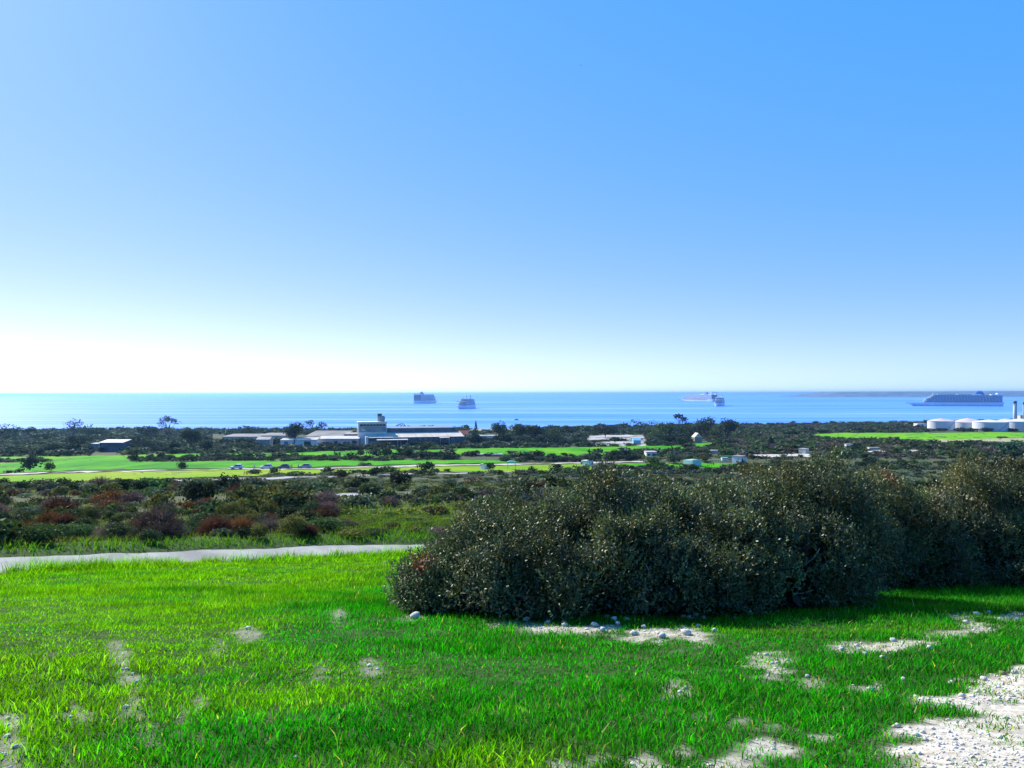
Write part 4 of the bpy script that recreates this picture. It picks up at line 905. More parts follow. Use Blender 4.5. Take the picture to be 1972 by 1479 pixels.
def building(name, label, px0, px1, py_foot, py_top, Y, depth, walls=WHITE, cat='building', roof=None, roof_mat=ROOFW, roof_rise=0.0, over=.3, windows=(), doors=(), door_mat=GLASS, base=None, end_walls=None, rz=0.0):
    """a rectangular building whose front shows between two columns of the photograph; local x along the front, y away"""
    a = pt(px0, py_foot, Y); b = pt(px1, py_foot, Y); t_ = pt((px0 + px1) / 2, py_top, Y); L = b.x - a.x
    zf = min(float(H(a.x, Y)), float(H(b.x, Y)), a.z if base is None else base) - .3
    zf = max(zf, a.z - 4)
    root = empty(name, (a.x, Y, zf), rz); tag(root, label, cat); h_ = t_.z - zf
    mb = MB(); mb.box(0, L, 0, depth, 0, h_); mb.build('wall', walls, root)
    if end_walls: mb = MB(); mb.box(-.12, -.003, -.05, depth + .05, 0, h_ + .02); mb.build('end_wall', end_walls, root)
    if roof == 'gable':
        mb = MB(); mb.extrude_x([(-over, h_ + .02), (depth + over, h_ + .02), (depth / 2, h_ + roof_rise)], -over, L + over); mb.build('roof', roof_mat, root)
    elif roof == 'gable_end':
        mb = MB(); mb.extrude_y([(-over, h_ + .02), (L + over, h_ + .02), (L / 2, h_ + roof_rise)], -over, depth + over); mb.build('roof', roof_mat, root)
    elif roof == 'lean':                            # rises away from the camera
        mb = MB(); mb.extrude_x([(-over, h_ + .02), (depth + over, h_ + roof_rise - .2), (depth + over, h_ + roof_rise), (-over, h_ + .25)], -over, L + over); mb.build('roof', roof_mat, root)
        mb = MB(); mb.extrude_x([(.01, h_ - .01), (depth - .01, h_ - .01), (depth - .01, h_ + roof_rise - .3)], .01, L - .01); mb.build('gable_wall', walls, root)
    elif roof == 'flat':
        mb = MB(); mb.box(-over, L + over, -over, depth + over, h_ + .003, h_ + .35); mb.build('roof', roof_mat, root)
    for (u0, u1, v0, v1) in windows:
        mb = MB(); mb.box(u0 * L, u1 * L, -.09, -.003, v0 * h_, v1 * h_); w = mb.build('window_frame', METAL, root)
        mb = MB(); nn = max(1, int((u1 - u0) * L / 2.2)); d = (u1 - u0) * L / nn
        for i in range(nn):
            m2 = MB(); m2.box(u0 * L + i * d + .12, u0 * L + (i + 1) * d - .12, -.12, -.093, v0 * h_ + .12, v1 * h_ - .12); m2.build('pane', GLASS, w)
    for (u0, u1, v1) in doors:
        mb = MB(); mb.box(u0 * L, u1 * L, -.10, -.004, .25, v1 * h_); mb.build('door', door_mat, root)
    return root, L, h_

# factory: front hall with long beige roof, upper hall, tower and water tank
YF = 480.0
fac = empty('factory', on(pt(690, 857, YF).x, YF)); fz = fac.location.z; fx0 = fac.location.x
tag(fac, 'long old factory hall with beige roof, shaded dark front and stepped tower', 'factory')
X = lambda px, Y=YF: pt(px, 800, Y).x - fx0
Z = lambda py, Y=YF: pt(780, py, Y).z - fz
def fbox(name, m, x0, x1, y0, y1, z0, z1, parent=fac):
    mb = MB(); mb.box(x0, x1, y0, y1, z0, z1); return mb.build(name, m, parent)
fbox('front_wall', DARKW, X(698), X(877), 0, 24, -2, Z(843.5))  # facade shade put into the dark colour, sunlight into the white end wall
fbox('end_wall', WHITE, X(694.5), X(699.5), -.4, 26, -2, Z(841))
mb = MB(); mb.extrude_x([(-1.2, Z(843.4)), (-1.2, Z(842.9)), (15, Z(833.6, YF + 15)), (15, Z(834.4, YF + 15))][::-1], X(697), X(878)); rf = mb.build('roof', ROOFB, fac)
for i in range(1, 6):
    mb = MB(); xx = X(697) + i * (X(878) - X(697)) / 6; mb.extrude_x([(-1.15, Z(842.85)), (15, Z(833.5, YF + 15)), (15, Z(833.5, YF + 15) + .12), (-1.15, Z(842.85) + .12)], xx - .15, xx + .15); mb.build('roof_seam', CONC, rf)
fbox('upper_hall', DARKW, X(693, YF + 16), X(872, YF + 16), 15.3, 40, 0, Z(826, YF + 15))
fbox('upper_roof', BLUEW, X(692, YF + 16), X(873, YF + 16), 15.1, 40.4, Z(826, YF + 15) + .003, Z(825, YF + 15))
for i in range(16):
    u0 = X(708) + i * (X(872) - X(708)) / 16; fbox('wall_bay', BLUEW, u0 + .5, u0 + 2.6, -.16, -.004, Z(849), Z(845.2))
tw = fbox('tower', WHITE, X(690, YF + 12), X(742, YF + 12), 12, 15.05, 0, Z(814, YF + 12))
fbox('tower_roof', WHITE, X(689, YF + 12), X(743, YF + 12), 11.5, 24, Z(814, YF + 12) + .003, Z(812.2, YF + 12), tw)
fbox('tower_wall', mat('tower_shade_grey', (0.30, 0.33, 0.33), .85, .2, .15, .4), X(692, YF + 12), X(741, YF + 12), 11.7, 11.99, Z(832, YF + 12), Z(821.5, YF + 12), tw)  # grey panel carries the shade of the tower front in its colour
wb_ = fbox('window_band', METAL, X(693, YF + 12), X(740, YF + 12), 11.78, 11.985, Z(821, YF + 12), Z(816.5, YF + 12), tw)
for i in range(8):
    u0 = X(693, YF + 12) + .2 + i * (X(740, YF + 12) - X(693, YF + 12)) / 8; fbox('pane', GLASS, u0, u0 + 1.65, 11.70, 11.775, Z(820.7, YF + 12), Z(816.8, YF + 12), wb_)
fbox('sign_board', CREAM, X(696, YF + 12), X(703, YF + 12), 11.6, 11.69, Z(830, YF + 12), Z(826, YF + 12))
# white doors and pale panels in the front
fbox('roller_door', BLUEW, X(702), X(720), -.14, -.005, -1, Z(849.5))
fbox('loading_bay', mat('pale_blue_panel', (0.30, 0.38, 0.46), .6, .3, .1, .3), X(757), X(771), -.14, -.005, -1, Z(851))
# water tank standing on the tower roof
wt = empty('water_tank', Vector((pt(736, 812, YF + 18).x, YF + 18, fz + Z(812.2, YF + 12) + .02))); tag(wt, 'grey round water tank with a box on top, on the tower roof', 'water tank')
mb = MB(); mb.lathe([(2.3, 0), (2.5, 1.2), (2.5, 3.0), (1.9, 3.6)], 0, 0, 20); mb.build('tank_body', CONC, wt)
mb = MB(); mb.box(-2.4, .4, -1.2, 1.2, 3.1, 4.9); mb.build('tank_box', DARKW, wt); mb = MB(); mb.box(-2.6, .6, -1.4, 1.4, 4.903, 5.2); mb.build('tank_lid', CONC, wt)
for sx_ in (-1.9, 1.9):
    mb = MB(); mb.tube([(sx_, -1.6, 0), (sx_, -1.6, 3.2)], .15, .15, 6); mb.build('leg', CONC, wt)
TURN = R(14)
fac.rotation_euler.z = TURN; fac.scale.x = 1.05; fac.location.x += 3.0; wt.location.x += 3.0
def turn(o):                                         # carry a thing round with the factory
    d = o.location - fac.location; c, s_ = math.cos(TURN), math.sin(TURN); o.location = fac.location + Vector((d.x * c * 1.05 - d.y * s_, d.x * s_ * 1.05 + d.y * c, d.z)); o.rotation_euler.z += TURN
turn(wt)
def canopy(label, px0, px1, py, Y, d, h_, legs=2, m=ROOFW):
    a = pt(px0, py, Y); b = pt(px1, py, Y); L = b.x - a.x; zf = min(float(H(a.x, Y)), float(H(b.x, Y))); root = empty('loading_canopy', (a.x, Y, zf)); tag(root, label, 'canopy'); z = a.z - zf
    mb = MB(); mb.extrude_x([(0, z), (d, z + .5), (d, z + .75), (0, z + .3)], 0, L); mb.build('roof', m, root)
    for i in range(legs):
        mb = MB(); x = .4 + i * (L - .8) / max(1, legs - 1); mb.box(x - .15, x + .15, .3, .6, -.3, z); mb.build('post', METAL, root)
    turn(root); return root
canopy('long white canopy on posts before the factory hall', 720, 780, 849, YF - 6, 5.6, 3, 4)
canopy('short white canopy before the far end of the factory hall', 838, 858, 846, YF - 4, 3.6, 3, 2)
building('workshop', 'low workshop with ribbed white eave joined to the factory end', 610, 690, 858, 845.5, 484, 14, CONC, roof='lean', roof_rise=1.2, roof_mat=ROOFW, windows=((.1, .3, .3, .7), (.62, .8, .3, .7)), doors=((.42, .5, .75), (.85, .96, .8)))
building('workshop', 'raised workshop with dark window band behind the ribbed eave', 662, 692, 856, 836, 500, 12, CREAM, roof='flat', roof_mat=ROOFB, windows=((.03, .97, .55, .92),))
building('warehouse', 'wide low warehouse with pale stepped roofs left of the factory', 587, 662, 856, 841, 508, 30, CREAM, roof='lean', roof_rise=2.6, roof_mat=ROOFP, windows=((.2, .9, .6, .85),))
building('hut', 'small hut with a blue door left of the factory yard', 540, 564, 859, 848, 470, 7, WHITE, 'hut', 'lean', ROOFB, 1.0, doors=((.3, .62, .85),), door_mat=BLUED)
building('shed', 'white open fronted shed beside the round dark tree', 568, 610, 859, 847.5, 472, 8, WHITE, 'shed', 'lean', ROOFB, 1.4, doors=((.42, .72, .85),))
building('hut', 'small hut with pale roof in the maquis left of the yard', 494, 519, 850, 846.5, 470, 7, CONC, 'hut', 'gable', ROOFB, 1.6)
for i, (a_, b_, c_, lab) in enumerate(((428, 500, 841, 'pale long shed roof farthest left of the factory'), (498, 552, 839, 'pale long shed roof next to the round dark tree'))):
    building('long_shed', lab, a_, b_, c_ + 5, c_ + .4, 560 + 6 * i, 24, CREAM, 'shed', 'lean', ROOFP, 1.1)
building('shed', 'lean-to shed with white slanted roof in the left maquis', 192, 236, 868, 853, 400, 8, DARKW, 'shed', 'lean', ROOFW, 1.4, over=.6)
building('shed', 'tiny low shed roof left of the lean-to shed', 176, 190, 860, 855, 410, 5, CONC, 'shed', 'lean', ROOFW, .4)
building('house', 'small house with red tiled roof right of the factory', 884, 901, 842, 836, 560, 7, CREAM, 'house', 'gable', ROOFR, 2.6)
building('house', 'flat white house beside the cypress', 917, 959, 845, 840, 545, 9, WHITE, 'house', 'flat', ROOFW, windows=((.05, .35, .3, .75), (.5, .8, .3, .75)))
building('ruin', 'roofless grey concrete ruin between the fields', 893, 968, 885, 875, 340, 6, CONC, 'ruin', windows=((.02, .12, .35, .75),), doors=((.5, .56, .6),))
building('hut', 'narrow small white hut with a pole left of the green canopy', 933, 940.5, 907, 894, 222, 2.2, WHITE, 'hut', 'lean', CONC, -.3, over=.1, rz=R(38))
building('hut', 'tall white hut with bare rebar on top by the thicket', 1133, 1146.5, 903, 887.5, 255, 3.4, WHITE, 'hut', 'lean', CONC, -.5, over=.05, rz=R(38))
building('house', 'small white house with two dark windows beyond the huts', 1245, 1265, 880, 871.5, 345, 6, WHITE, 'house', 'flat', ROOFW, over=.15, windows=((.1, .35, .4, .8), (.55, .92, .35, .8)))
building('hut', 'white hut with blue shaded side wall near the green frames', 1334, 1361, 899, 887, 262, 4, mat('shaded_blue_wall', (.42, .55, .66), .8, .2, .08, .5), 'hut', 'lean', WHITE, -.6, over=.1, end_walls=WHITE, rz=R(38))  # shaded front painted bluish, sunlit end painted white
building('hut', 'cream box hut above the green framed canopies', 1371, 1383, 877, 868.5, 380, 3, CREAM, 'hut', 'flat', ROOFW, over=.05)
building('hut', 'white hut with a dark tank on its roof', 1427, 1447, 893, 880.5, 285, 4, WHITE, 'hut', 'flat', CONC, over=.1, rz=R(38), doors=((.15, .3, .8),))
building('stone_hut', 'old stone hut with pitched roof on the dark slope', 1338, 1352, 850, 842.5, 545, 9, STONEW, 'hut', 'gable_end', ROOFB, 3.2, windows=((.2, .35, .4, .7), (.6, .75, .4, .7)))
building('shed', 'small pale box shed on the bare slope above the thicket', 1551, 1563.5, 877, 865.5, 372, 3.6, CREAM, 'shed', 'flat', ROOFW, over=.05, rz=R(38))
building('shed', 'tiny white trough hut behind the dark bush on the slope', 1630, 1643, 864, 856.5, 430, 3, WHITE, 'shed', 'flat', ROOFW, over=.05)
building('container', 'long low white container on the bare slope', 1674, 1695, 868, 863, 415, 2.6, WHITE, 'container', 'flat', ROOFW, over=.04)
building('container', 'small white block in front of the pale box shed', 1580, 1587, 878, 873.5, 365, 2, WHITE, 'container', 'flat', ROOFW, over=.04)
building('shed', 'blue tarpaulin covered shelter on the white scree', 1220, 1234, 856, 848, 520, 5, TARP, 'shed', 'gable', TARP, 1.6)
building('jetty_shed', 'white low shed at the shore before the tanks', 1767, 1785, 818.5, 815.8, 1000, 10, WHITE, 'shed', 'flat', ROOFW, over=.1)
# dark water tank on the white hut
g_ = pt(1439, 880, 286); tk = empty('roof_tank', Vector((g_.x, 286.5, pt(1437, 880.5, 285).z + .36))); tag(tk, 'small dark cylinder tank on the white hut roof', 'tank')
mb = MB(); mb.lathe([(.5, 0), (.5, 1.1), (.3, 1.3)], 0, 0, 14); mb.build('tank_body', GLASS, tk)
def gazebo(label, px0, px1, py_foot, py_top, Y, d, m, peak=0.0):
    a = pt(px0, py_foot, Y); b = pt(px1, py_foot, Y); L = b.x - a.x; root = empty('canopy', on(a.x, Y)); tag(root, label, 'canopy'); h_ = pt(px0, py_top, Y).z - root.location.z
    for x in (.06, L - .06):
        for y in (.06, d - .06): mb = MB(); mb.tube([(x, y, -.2), (x, y, h_)], .07, .07, 6); mb.build('post', METAL if peak else GREENC, root)
    if peak:
        mb = MB(); mb.loft([[(-.2, -.2, h_), (L + .2, -.2, h_), (L + .2, d + .2, h_), (-.2, d + .2, h_)], [(-.2, -.2, h_ + .25), (L + .2, -.2, h_ + .25), (L + .2, d + .2, h_ + .25), (-.2, d + .2, h_ + .25)], [(L * .45, d * .45, h_ + peak), (L * .55, d * .45, h_ + peak), (L * .55, d * .55, h_ + peak), (L * .45, d * .55, h_ + peak)]]); mb.build('canvas', m, root)
    else:
        for i in range(6): mb = MB(); x = L * i / 5; mb.box(x - .05, x + .05, -.1, d + .1, h_, h_ + .12); mb.build('rafter', m, root)
        for y in (0, d): mb = MB(); mb.box(-.1, L + .1, y - .06, y + .06, h_ - .14, h_ - .003); mb.build('beam', m, root)
    return root
gazebo('green canvas canopy on thin posts beside the car road', 977.5, 993, 907, 892, 216, 2.6, GREENC, .8)
gazebo('bare green frame canopy right of the blue shaded hut', 1370, 1392, 899, 886, 258, 3, GREENC)
gazebo('pale green roofed frame canopy in front of the cream box hut', 1391, 1412, 888, 879, 300, 3, GREENC)
building('hut', 'white low box under the pale green roofed frame', 1391, 1403, 888, 883, 303, 2, WHITE, 'hut', 'flat', ROOFW, over=.04)

# thin poles
def pole(px, py_foot, py_top, Y, label, arm=False, r=.09):
    a = on(pt(px, py_foot, Y).x, Y); h_ = pt(px, py_top, Y).z - a.z; root = empty('utility_pole', a); tag(root, label, 'pole')
    mb = MB(); mb.tube([(0, 0, -.3), (0, 0, h_)], r, r * .7, 6); mb.build('post', BARK_M, root)
    if arm: mb = MB(); mb.box(-1.1, 1.1, -.06, .06, h_ - .5, h_ - .36); mb.build('crossarm', BARK_M, root)
pole(1458.5, 838, 813, 620, 'tall utility pole with crossarm right of the wood', True, .2)
pole(1554, 846, 836, 560, 'short pole at the left tip of the far right field', False, .16)
pole(1614, 842, 833, 640, 'pole in the middle of the far right field', False, .16)
pole(937, 896, 885.5, 223, 'thin pole rising behind the narrow white hut', False, .06)
pole(1337, 889, 879, 263, 'thin pole standing over the blue shaded hut', False, .06)
pole(1637, 822, 811, 900, 'thin mast on the shore left of the tanks', False, .2)
pole(1682, 822, 810, 900, 'second thin mast on the shore left of the tanks', False, .2)

# storage tanks and chimneys of the shore terminal
TANKW = mat('tank_white_paint', (0.64, 0.65, 0.66), 0.6, 0.3, 0.06, 0.05)
TANKR = mat('tank_roof_pinkish', (0.62, 0.50, 0.47), 0.8, 0.2, 0.1, 0.05)
def oil_tank(label, px0, px1, py_foot, py_eave, py_peak, Y, roofm):
    a = pt(px0, py_foot, Y); b = pt(px1, py_foot, Y); r = (b.x - a.x) / 2; cx = (a.x + b.x) / 2; base = on(cx, Y + r); root = empty('storage_tank', base); tag(root, label, 'tank', 'white storage tanks at the shore')
    ze = pt((px0 + px1) / 2, py_eave, Y + r).z - base.z; zp = pt((px0 + px1) / 2, py_peak, Y + r).z - base.z
    mb = MB(); mb.lathe([(r, -1), (r, ze)], 0, 0, 48); mb.build('tank_shell', TANKW, root, smooth=False)
    mb = MB(); mb.lathe([(r * 1.012, ze + .003), (r * 1.012, ze + .3), (r * .5, ze + (zp - ze) * .62), (.4, zp)], 0, 0, 48); rf_ = mb.build('roof', roofm, root)
    mb = MB(); mb.tube([(0, 0, zp - .2), (0, 0, zp + 2.5)], .3, .2, 6); mb.build('vent', METAL, rf_)
    for k in range(7):                               # spiral stair
        an = -1.75 + k * .13; mb = MB(); mb.box(-.7, .7, -.35, .35, -.15, .15); st = mb.build('stair_flight', METAL, root); st.location = (math.cos(an) * (r + .4), math.sin(an) * (r + .4), ze * (k + .5) / 7); st.rotation_euler = (0, -.5, an + math.pi / 2)
        st.scale = (r * .09, 1, 1)
oil_tank('white storage tank with pinkish roof, leftmost of the tanks', 1802, 1850, 822.5, 811, 805.5, 900, TANKR)
oil_tank('white storage tank with the tallest pinkish roof, second of the tanks', 1853, 1910, 823, 813, 805, 905, TANKR)
oil_tank('white storage tank with white roof, third of the tanks', 1896, 1958, 824.5, 812.5, 808, 860, TANKW)
oil_tank('white storage tank cut by the photograph edge below the chimneys', 1956, 2016, 823, 811.5, 806, 880, TANKW)
oil_tank('white storage tank whose cone shows behind the third tank', 1930, 1972, 818, 812, 806, 1000, TANKR)
def chimney(label, px, py_top, Y, wpx, m, cap):
    c_ = on(pt(px, 815, Y).x, Y); root = empty('chimney', c_); tag(root, label, 'chimney'); h_ = pt(px, py_top, Y).z - c_.z; r = wpx / FPX * Y / 2
    mb = MB(); mb.lathe([(r * 1.12, -.5), (r * .95, h_ * .9)], 0, 0, 20); mb.build('stack', m, root, smooth=True)
    mb = MB(); mb.lathe([(r * 1.0, h_ * .9 + .003), (r * 1.0, h_), (r * .7, h_ + .01)], 0, 0, 20); mb.build('cap', cap, root, smooth=True)
    mb = MB(); mb.lathe([(r * 1.25, h_ * .86), (r * 1.25, h_ * .87)], 0, 0, 20); mb.build('platform', METAL, root)
chimney('grey chimney with dark top standing behind the white tanks', 1955, 772, 1010, 6.5, mat('stack_concrete', (.5, .52, .54), .8, .2, .1, .05), DARKW)
chimney('yellow banded chimney at the right photograph edge', 1971.5, 774, 1010, 2.2, mat('stack_yellow', (.66, .48, .22), .8, .2, .1, .05), DARKW)
building('plant_building', 'cream stepped plant building at the right photograph edge behind the tanks', 1965, 1990, 815, 800, 1020, 14, CREAM, roof='flat', roof_mat=ROOFW)

# ------------------------------------------------------------------ cars and people by the field
TYRE = mat('tyre_rubber', (0.02, 0.02, 0.02), 0.9, 0.2, 0.1, 5.0)
RIM = mat('wheel_rim', (0.5, 0.5, 0.52), 0.3, 0.5, 0.05, 5.0, metallic=.8)
LAMP = mat('car_lamp', (0.6, 0.6, 0.62), 0.15, 0.6, 0.05, 5.0); TAIL = mat('car_tail_lamp', (0.45, 0.03, 0.03), 0.3, 0.5, 0.05, 5.0)
def car(label, px, py, paint, rz, L=4.2):
    g = ground(px, py); root = empty('parked_car', g + Vector((0, 0, .17)), rz); tag(root, label, 'car', 'cars parked along the field road')
    k = L / 4.2; w = .86
    side = [(-2.05, .32), (-1.65, .24), (1.6, .24), (2.02, .34), (2.08, .62), (1.95, .80), (1.05, .94), (-1.55, 1.0), (-2.02, .92), (-2.1, .6)]
    mb = MB(); mb.loft([[(x * k, y, z) for x, z in side] for y in (-w, w)]); 
    inner = [[(x * k * .985, s_ * (w + .05), .24 + (z - .24) * .93 + .02) for x, z in side] for s_ in (-1, 1)]
    mb = MB(); mb.loft([inner[0], [(x * k, -w + .02, z) for x, z in side], [(x * k, w - .02, z) for x, z in side], inner[1]]); mb.build('body', paint, root, smooth=False)
    cab0 = [(-1.75, .97), (.95, .94)]; cab1 = [(-1.35, 1.46), (.15, 1.48)]
    mb = MB(); mb.loft([[(cab0[0][0] * k, -w + .04, .98), (cab0[1][0] * k, -w + .04, .93), (cab0[1][0] * k, w - .04, .93), (cab0[0][0] * k, w - .04, .98)], [(cab1[0][0] * k, -w + .2, 1.44), (cab1[1][0] * k, -w + .2, 1.46), (cab1[1][0] * k, w - .2, 1.46), (cab1[0][0] * k, w - .2, 1.44)]]); mb.build('glasshouse', GLASS, root)
    mb = MB(); mb.loft([[(-1.42 * k, -w + .17, 1.443), (.22 * k, -w + .17, 1.463), (.22 * k, w - .17, 1.463), (-1.42 * k, w - .17, 1.443)], [(-1.25 * k, -w + .3, 1.52), (.02 * k, -w + .3, 1.53), (.02 * k, w - .3, 1.53), (-1.25 * k, w - .3, 1.52)]]); mb.build('roof', paint, root)
    for x, z0, x2, z1 in ((-.55, .95, -.5, 1.46), (.62, .93, .08, 1.47), (-1.6, .97, -1.3, 1.45)):
        for s_ in (-1, 1): mb = MB(); mb.tube([(x * k, s_ * (w - .03), z0), (x2 * k, s_ * (w - .19), z1)], .05, .04, 4); mb.build('pillar', paint, root)
    for x in (-1.28, 1.28):
        for s_ in (-1, 1):
            mb = MB(); ring = lambda y, r_: [(x * k + r_ * math.cos(a), y, .15 + r_ * math.sin(a)) for a in [j * math.pi / 8 for j in range(16)]]
            mb.loft([ring(s_ * (w - .14), .32), ring(s_ * (w + .07), .32)]); wh = mb.build('wheel', TYRE, root); m2 = MB(); m2.loft([ring(s_ * (w + .072), .2), ring(s_ * (w + .09), .18)]); m2.build('rim', RIM, wh)
    for s_ in (-1, 1):
        mb = MB(); mb.box(1.93 * k, 2.09 * k, s_ * .62 - .16, s_ * .62 + .16, .60, .74); mb.build('headlight', LAMP, root)
        mb = MB(); mb.box(-2.12 * k, -2.0 * k, s_ * .66 - .12, s_ * .66 + .12, .66, .88); mb.build('tail_light', TAIL, root)
    return root
car('white hatchback parked alone at the near end of the row', 456, 904, mat('car_white', (.72, .74, .76), .3, .5, .03, 1.), math.pi + .1, 4.0)
car('silver blue car second in the parked row', 513, 903.5, mat('car_silver', (.42, .48, .55), .3, .5, .03, 1., metallic=.3), math.pi + .08)
car('dark car third in the parked row', 546, 903.2, mat('car_dark', (.06, .08, .10), .3, .5, .03, 1.), math.pi + .08)
car('grey blue car at the far end of the parked row', 587, 902.5, mat('car_greyblue', (.22, .30, .42), .3, .5, .03, 1., metallic=.3), math.pi + .06)

def person(label, px, py, top, pants, rz, arm):
    """one continuous skinned body; shirt, trousers and hair are coloured by height on the same figure"""
    g = ground(px, py); root = empty('person', g, rz); tag(root, label, 'person')
    J = [(0, 0, .95), (0, 0, 1.2), (0, 0, 1.42), (0, .01, 1.54), (0, .03, 1.66), (0, .02, 1.74),
         (.2, 0, 1.40), (.27, .02, 1.13), (.29, .10 if not arm else .28, .90 if not arm else 1.12), (.29, .12 if not arm else .36, .82 if not arm else 1.14),
         (-.2, 0, 1.40), (-.27, .0, 1.13), (-.28, .08, .89), (-.28, .1, .81),
         (.1, 0, .88), (.12, .03, .48), (.12, -.02, .09), (.13, .12, .04), (-.1, 0, .88), (-.13, -.02, .48), (-.14, -.06, .09), (-.15, .08, .04)]
    E = [(0, 1), (1, 2), (2, 3), (3, 4), (4, 5), (2, 6), (6, 7), (7, 8), (8, 9), (2, 10), (10, 11), (11, 12), (12, 13), (0, 14), (14, 15), (15, 16), (16, 17), (0, 18), (18, 19), (19, 20), (20, 21)]
    rad = [(.15, .11), (.155, .105), (.16, .10), (.055, .06), (.085, .10), (.07, .08), (.07, .07), (.05, .05), (.04, .04), (.035, .045), (.07, .07), (.05, .05), (.04, .04), (.035, .045), (.09, .095), (.065, .07), (.045, .05), (.045, .04), (.09, .095), (.065, .07), (.045, .05), (.045, .04)]
    me = bpy.data.meshes.new('body'); me.from_pydata(J, E, []); o = link('body', me, root)
    sk = o.modifiers.new('skin', 'SKIN'); 
    for v, r_ in zip(me.skin_vertices[0].data, rad): v.radius = r_
    me.skin_vertices[0].data[0].use_root = True
    sb = o.modifiers.new('smooth', 'SUBSURF'); sb.levels = 1; sb.render_levels = 2
    m = bpy.data.materials.new('clothes'); m.use_nodes = True; n = m.node_tree.nodes; l = m.node_tree.links; p = n['Principled BSDF']; p.inputs['Roughness'].default_value = .85
    tc = n.new('ShaderNodeTexCoord'); sp = n.new('ShaderNodeSeparateXYZ'); l.new(tc.outputs['Object'], sp.inputs[0]); r_ = n.new('ShaderNodeValToRGB'); r_.color_ramp.interpolation = 'CONSTANT'
    mr = n.new('ShaderNodeMath'); mr.operation = 'DIVIDE'; mr.inputs[1].default_value = 1.85; l.new(sp.outputs[2], mr.inputs[0]); l.new(mr.outputs[0], r_.inputs[0])
    e = r_.color_ramp.elements; e[0].position = 0; e[0].color = (.03, .03, .03, 1); e[1].position = .05; e[1].color = (*pants, 1)
    for pos, c in ((.50, top), (.80, (.45, .28, .2)), (.925, (.04, .03, .02))): q = e.new(pos); q.color = (*c, 1)
    l.new(r_.outputs[0], p.inputs['Base Color']); me.materials.append(m)
    return root
person('person in pale clothes standing on the road beside the white car', 490, 904.5, (.55, .60, .62), (.25, .30, .38), .4, False)
person('person in dark clothes standing behind the dark car', 562, 903.6, (.05, .06, .08), (.04, .05, .07), 2.2, True)
person('person in dark jacket at the nose of the last parked car', 574.5, 903.4, (.08, .09, .10), (.05, .06, .10), -1.0, False)

# ------------------------------------------------------------------ birds
BIRD = mat('bird_feathers', (.05, .05, .055), .8, .2, .2, 8.)
def bird(label, px, py, Y, span, rz, bank):
    root = empty('bird', at(px, py, Y), rz); root.rotation_euler = (bank, .1, rz); tag(root, label, 'bird'); k = span / 1.0
    mb = MB(); mb.loft([[(x * k, r_ * k * math.cos(a), r_ * k * math.sin(a)) for a in [j * math.pi / 4 for j in range(8)]] for x, r_ in ((.24, .01), (.19, .035), (.08, .055), (-.08, .05), (-.2, .02), (-.30, .045), (-.34, .03))]); mb.build('body', BIRD, root, smooth=True)
    for s_ in (-1, 1):
        mb = MB(); mb.loft([[(.12 * k, s_ * .03 * k, .02 * k), (-.10 * k, s_ * .03 * k, .02 * k), (-.10 * k, s_ * .03 * k, .005 * k), (.12 * k, s_ * .03 * k, .0)], [(.15 * k, s_ * .26 * k, .10 * k), (-.06 * k, s_ * .26 * k, .10 * k), (-.06 * k, s_ * .26 * k, .09 * k), (.15 * k, s_ * .26 * k, .09 * k)], [(.0 * k, s_ * .5 * k, .03 * k), (-.05 * k, s_ * .5 * k, .03 * k), (-.05 * k, s_ * .5 * k, .025 * k), (.0 * k, s_ * .5 * k, .025 * k)]]); mb.build('wing', BIRD, root)
bird('dark bird gliding high in the clear blue sky', 1119, 126, 160, .62, .5, .5)
bird('speck of a bird over the headland tip', 1580, 748.5, 500, 1.2, 1.0, .3)
bird('speck of a bird above the longest cruise ship', 1841, 741.5, 500, 1.2, -.4, -.3)

# ------------------------------------------------------------------ ships at anchor
SHIP_W = mat('ship_white_paint', (0.68, 0.71, 0.74), 0.45, 0.4, 0.05, 0.05)
SHIP_B = mat('ship_blue_boot', (0.05, 0.10, 0.25), 0.5, 0.4, 0.1, 0.05)
SHIP_G = mat('ship_window_band', (0.05, 0.09, 0.16), 0.25, 0.6, 0.1, 0.2)
SHIP_F = mat('ship_funnel_blue', (0.06, 0.16, 0.42), 0.5, 0.4, 0.1, 0.05)
SHIP_O = mat('lifeboat_orange', (0.75, 0.30, 0.10), 0.5, 0.4, 0.1, 0.2)
SHIP_D = mat('ship_deck_teak', (0.45, 0.40, 0.33), 0.8, 0.2, 0.1, 0.2)
SHIP_GL = mat('ship_green_glass', (0.10, 0.35, 0.30), 0.2, 0.6, 0.1, 0.2)
def hull_ring(L, B, z, zt, flare, n_=22):
    """plan outline of the hull at height z: pointed bow at +x, square stern at -x"""
    k = z / zt; pts = []
    bow = L * (.40 + .10 * k * flare); ent = L * (.13 + .03 * k)
    for i in range(n_ + 1):
        t = i / n_; x = -L * .5 + (1 - k) * L * .012 + t * (bow + L * .5 - (1 - k) * L * .012)
        w = B / 2 * (1 - .05 * (1 - k)); d = bow - x
        if d < ent * 1.6: w *= max(0.0, d / (ent * 1.6)) ** (.62 - .12 * k)
        if x < -L * .46: w *= .93 + .07 * (x + L * .5) / (L * .04)
        pts.append((x, w))
    return [(x, w, z) for x, w in pts] + [(x, -w, z) for x, w in pts[::-1][1:]]
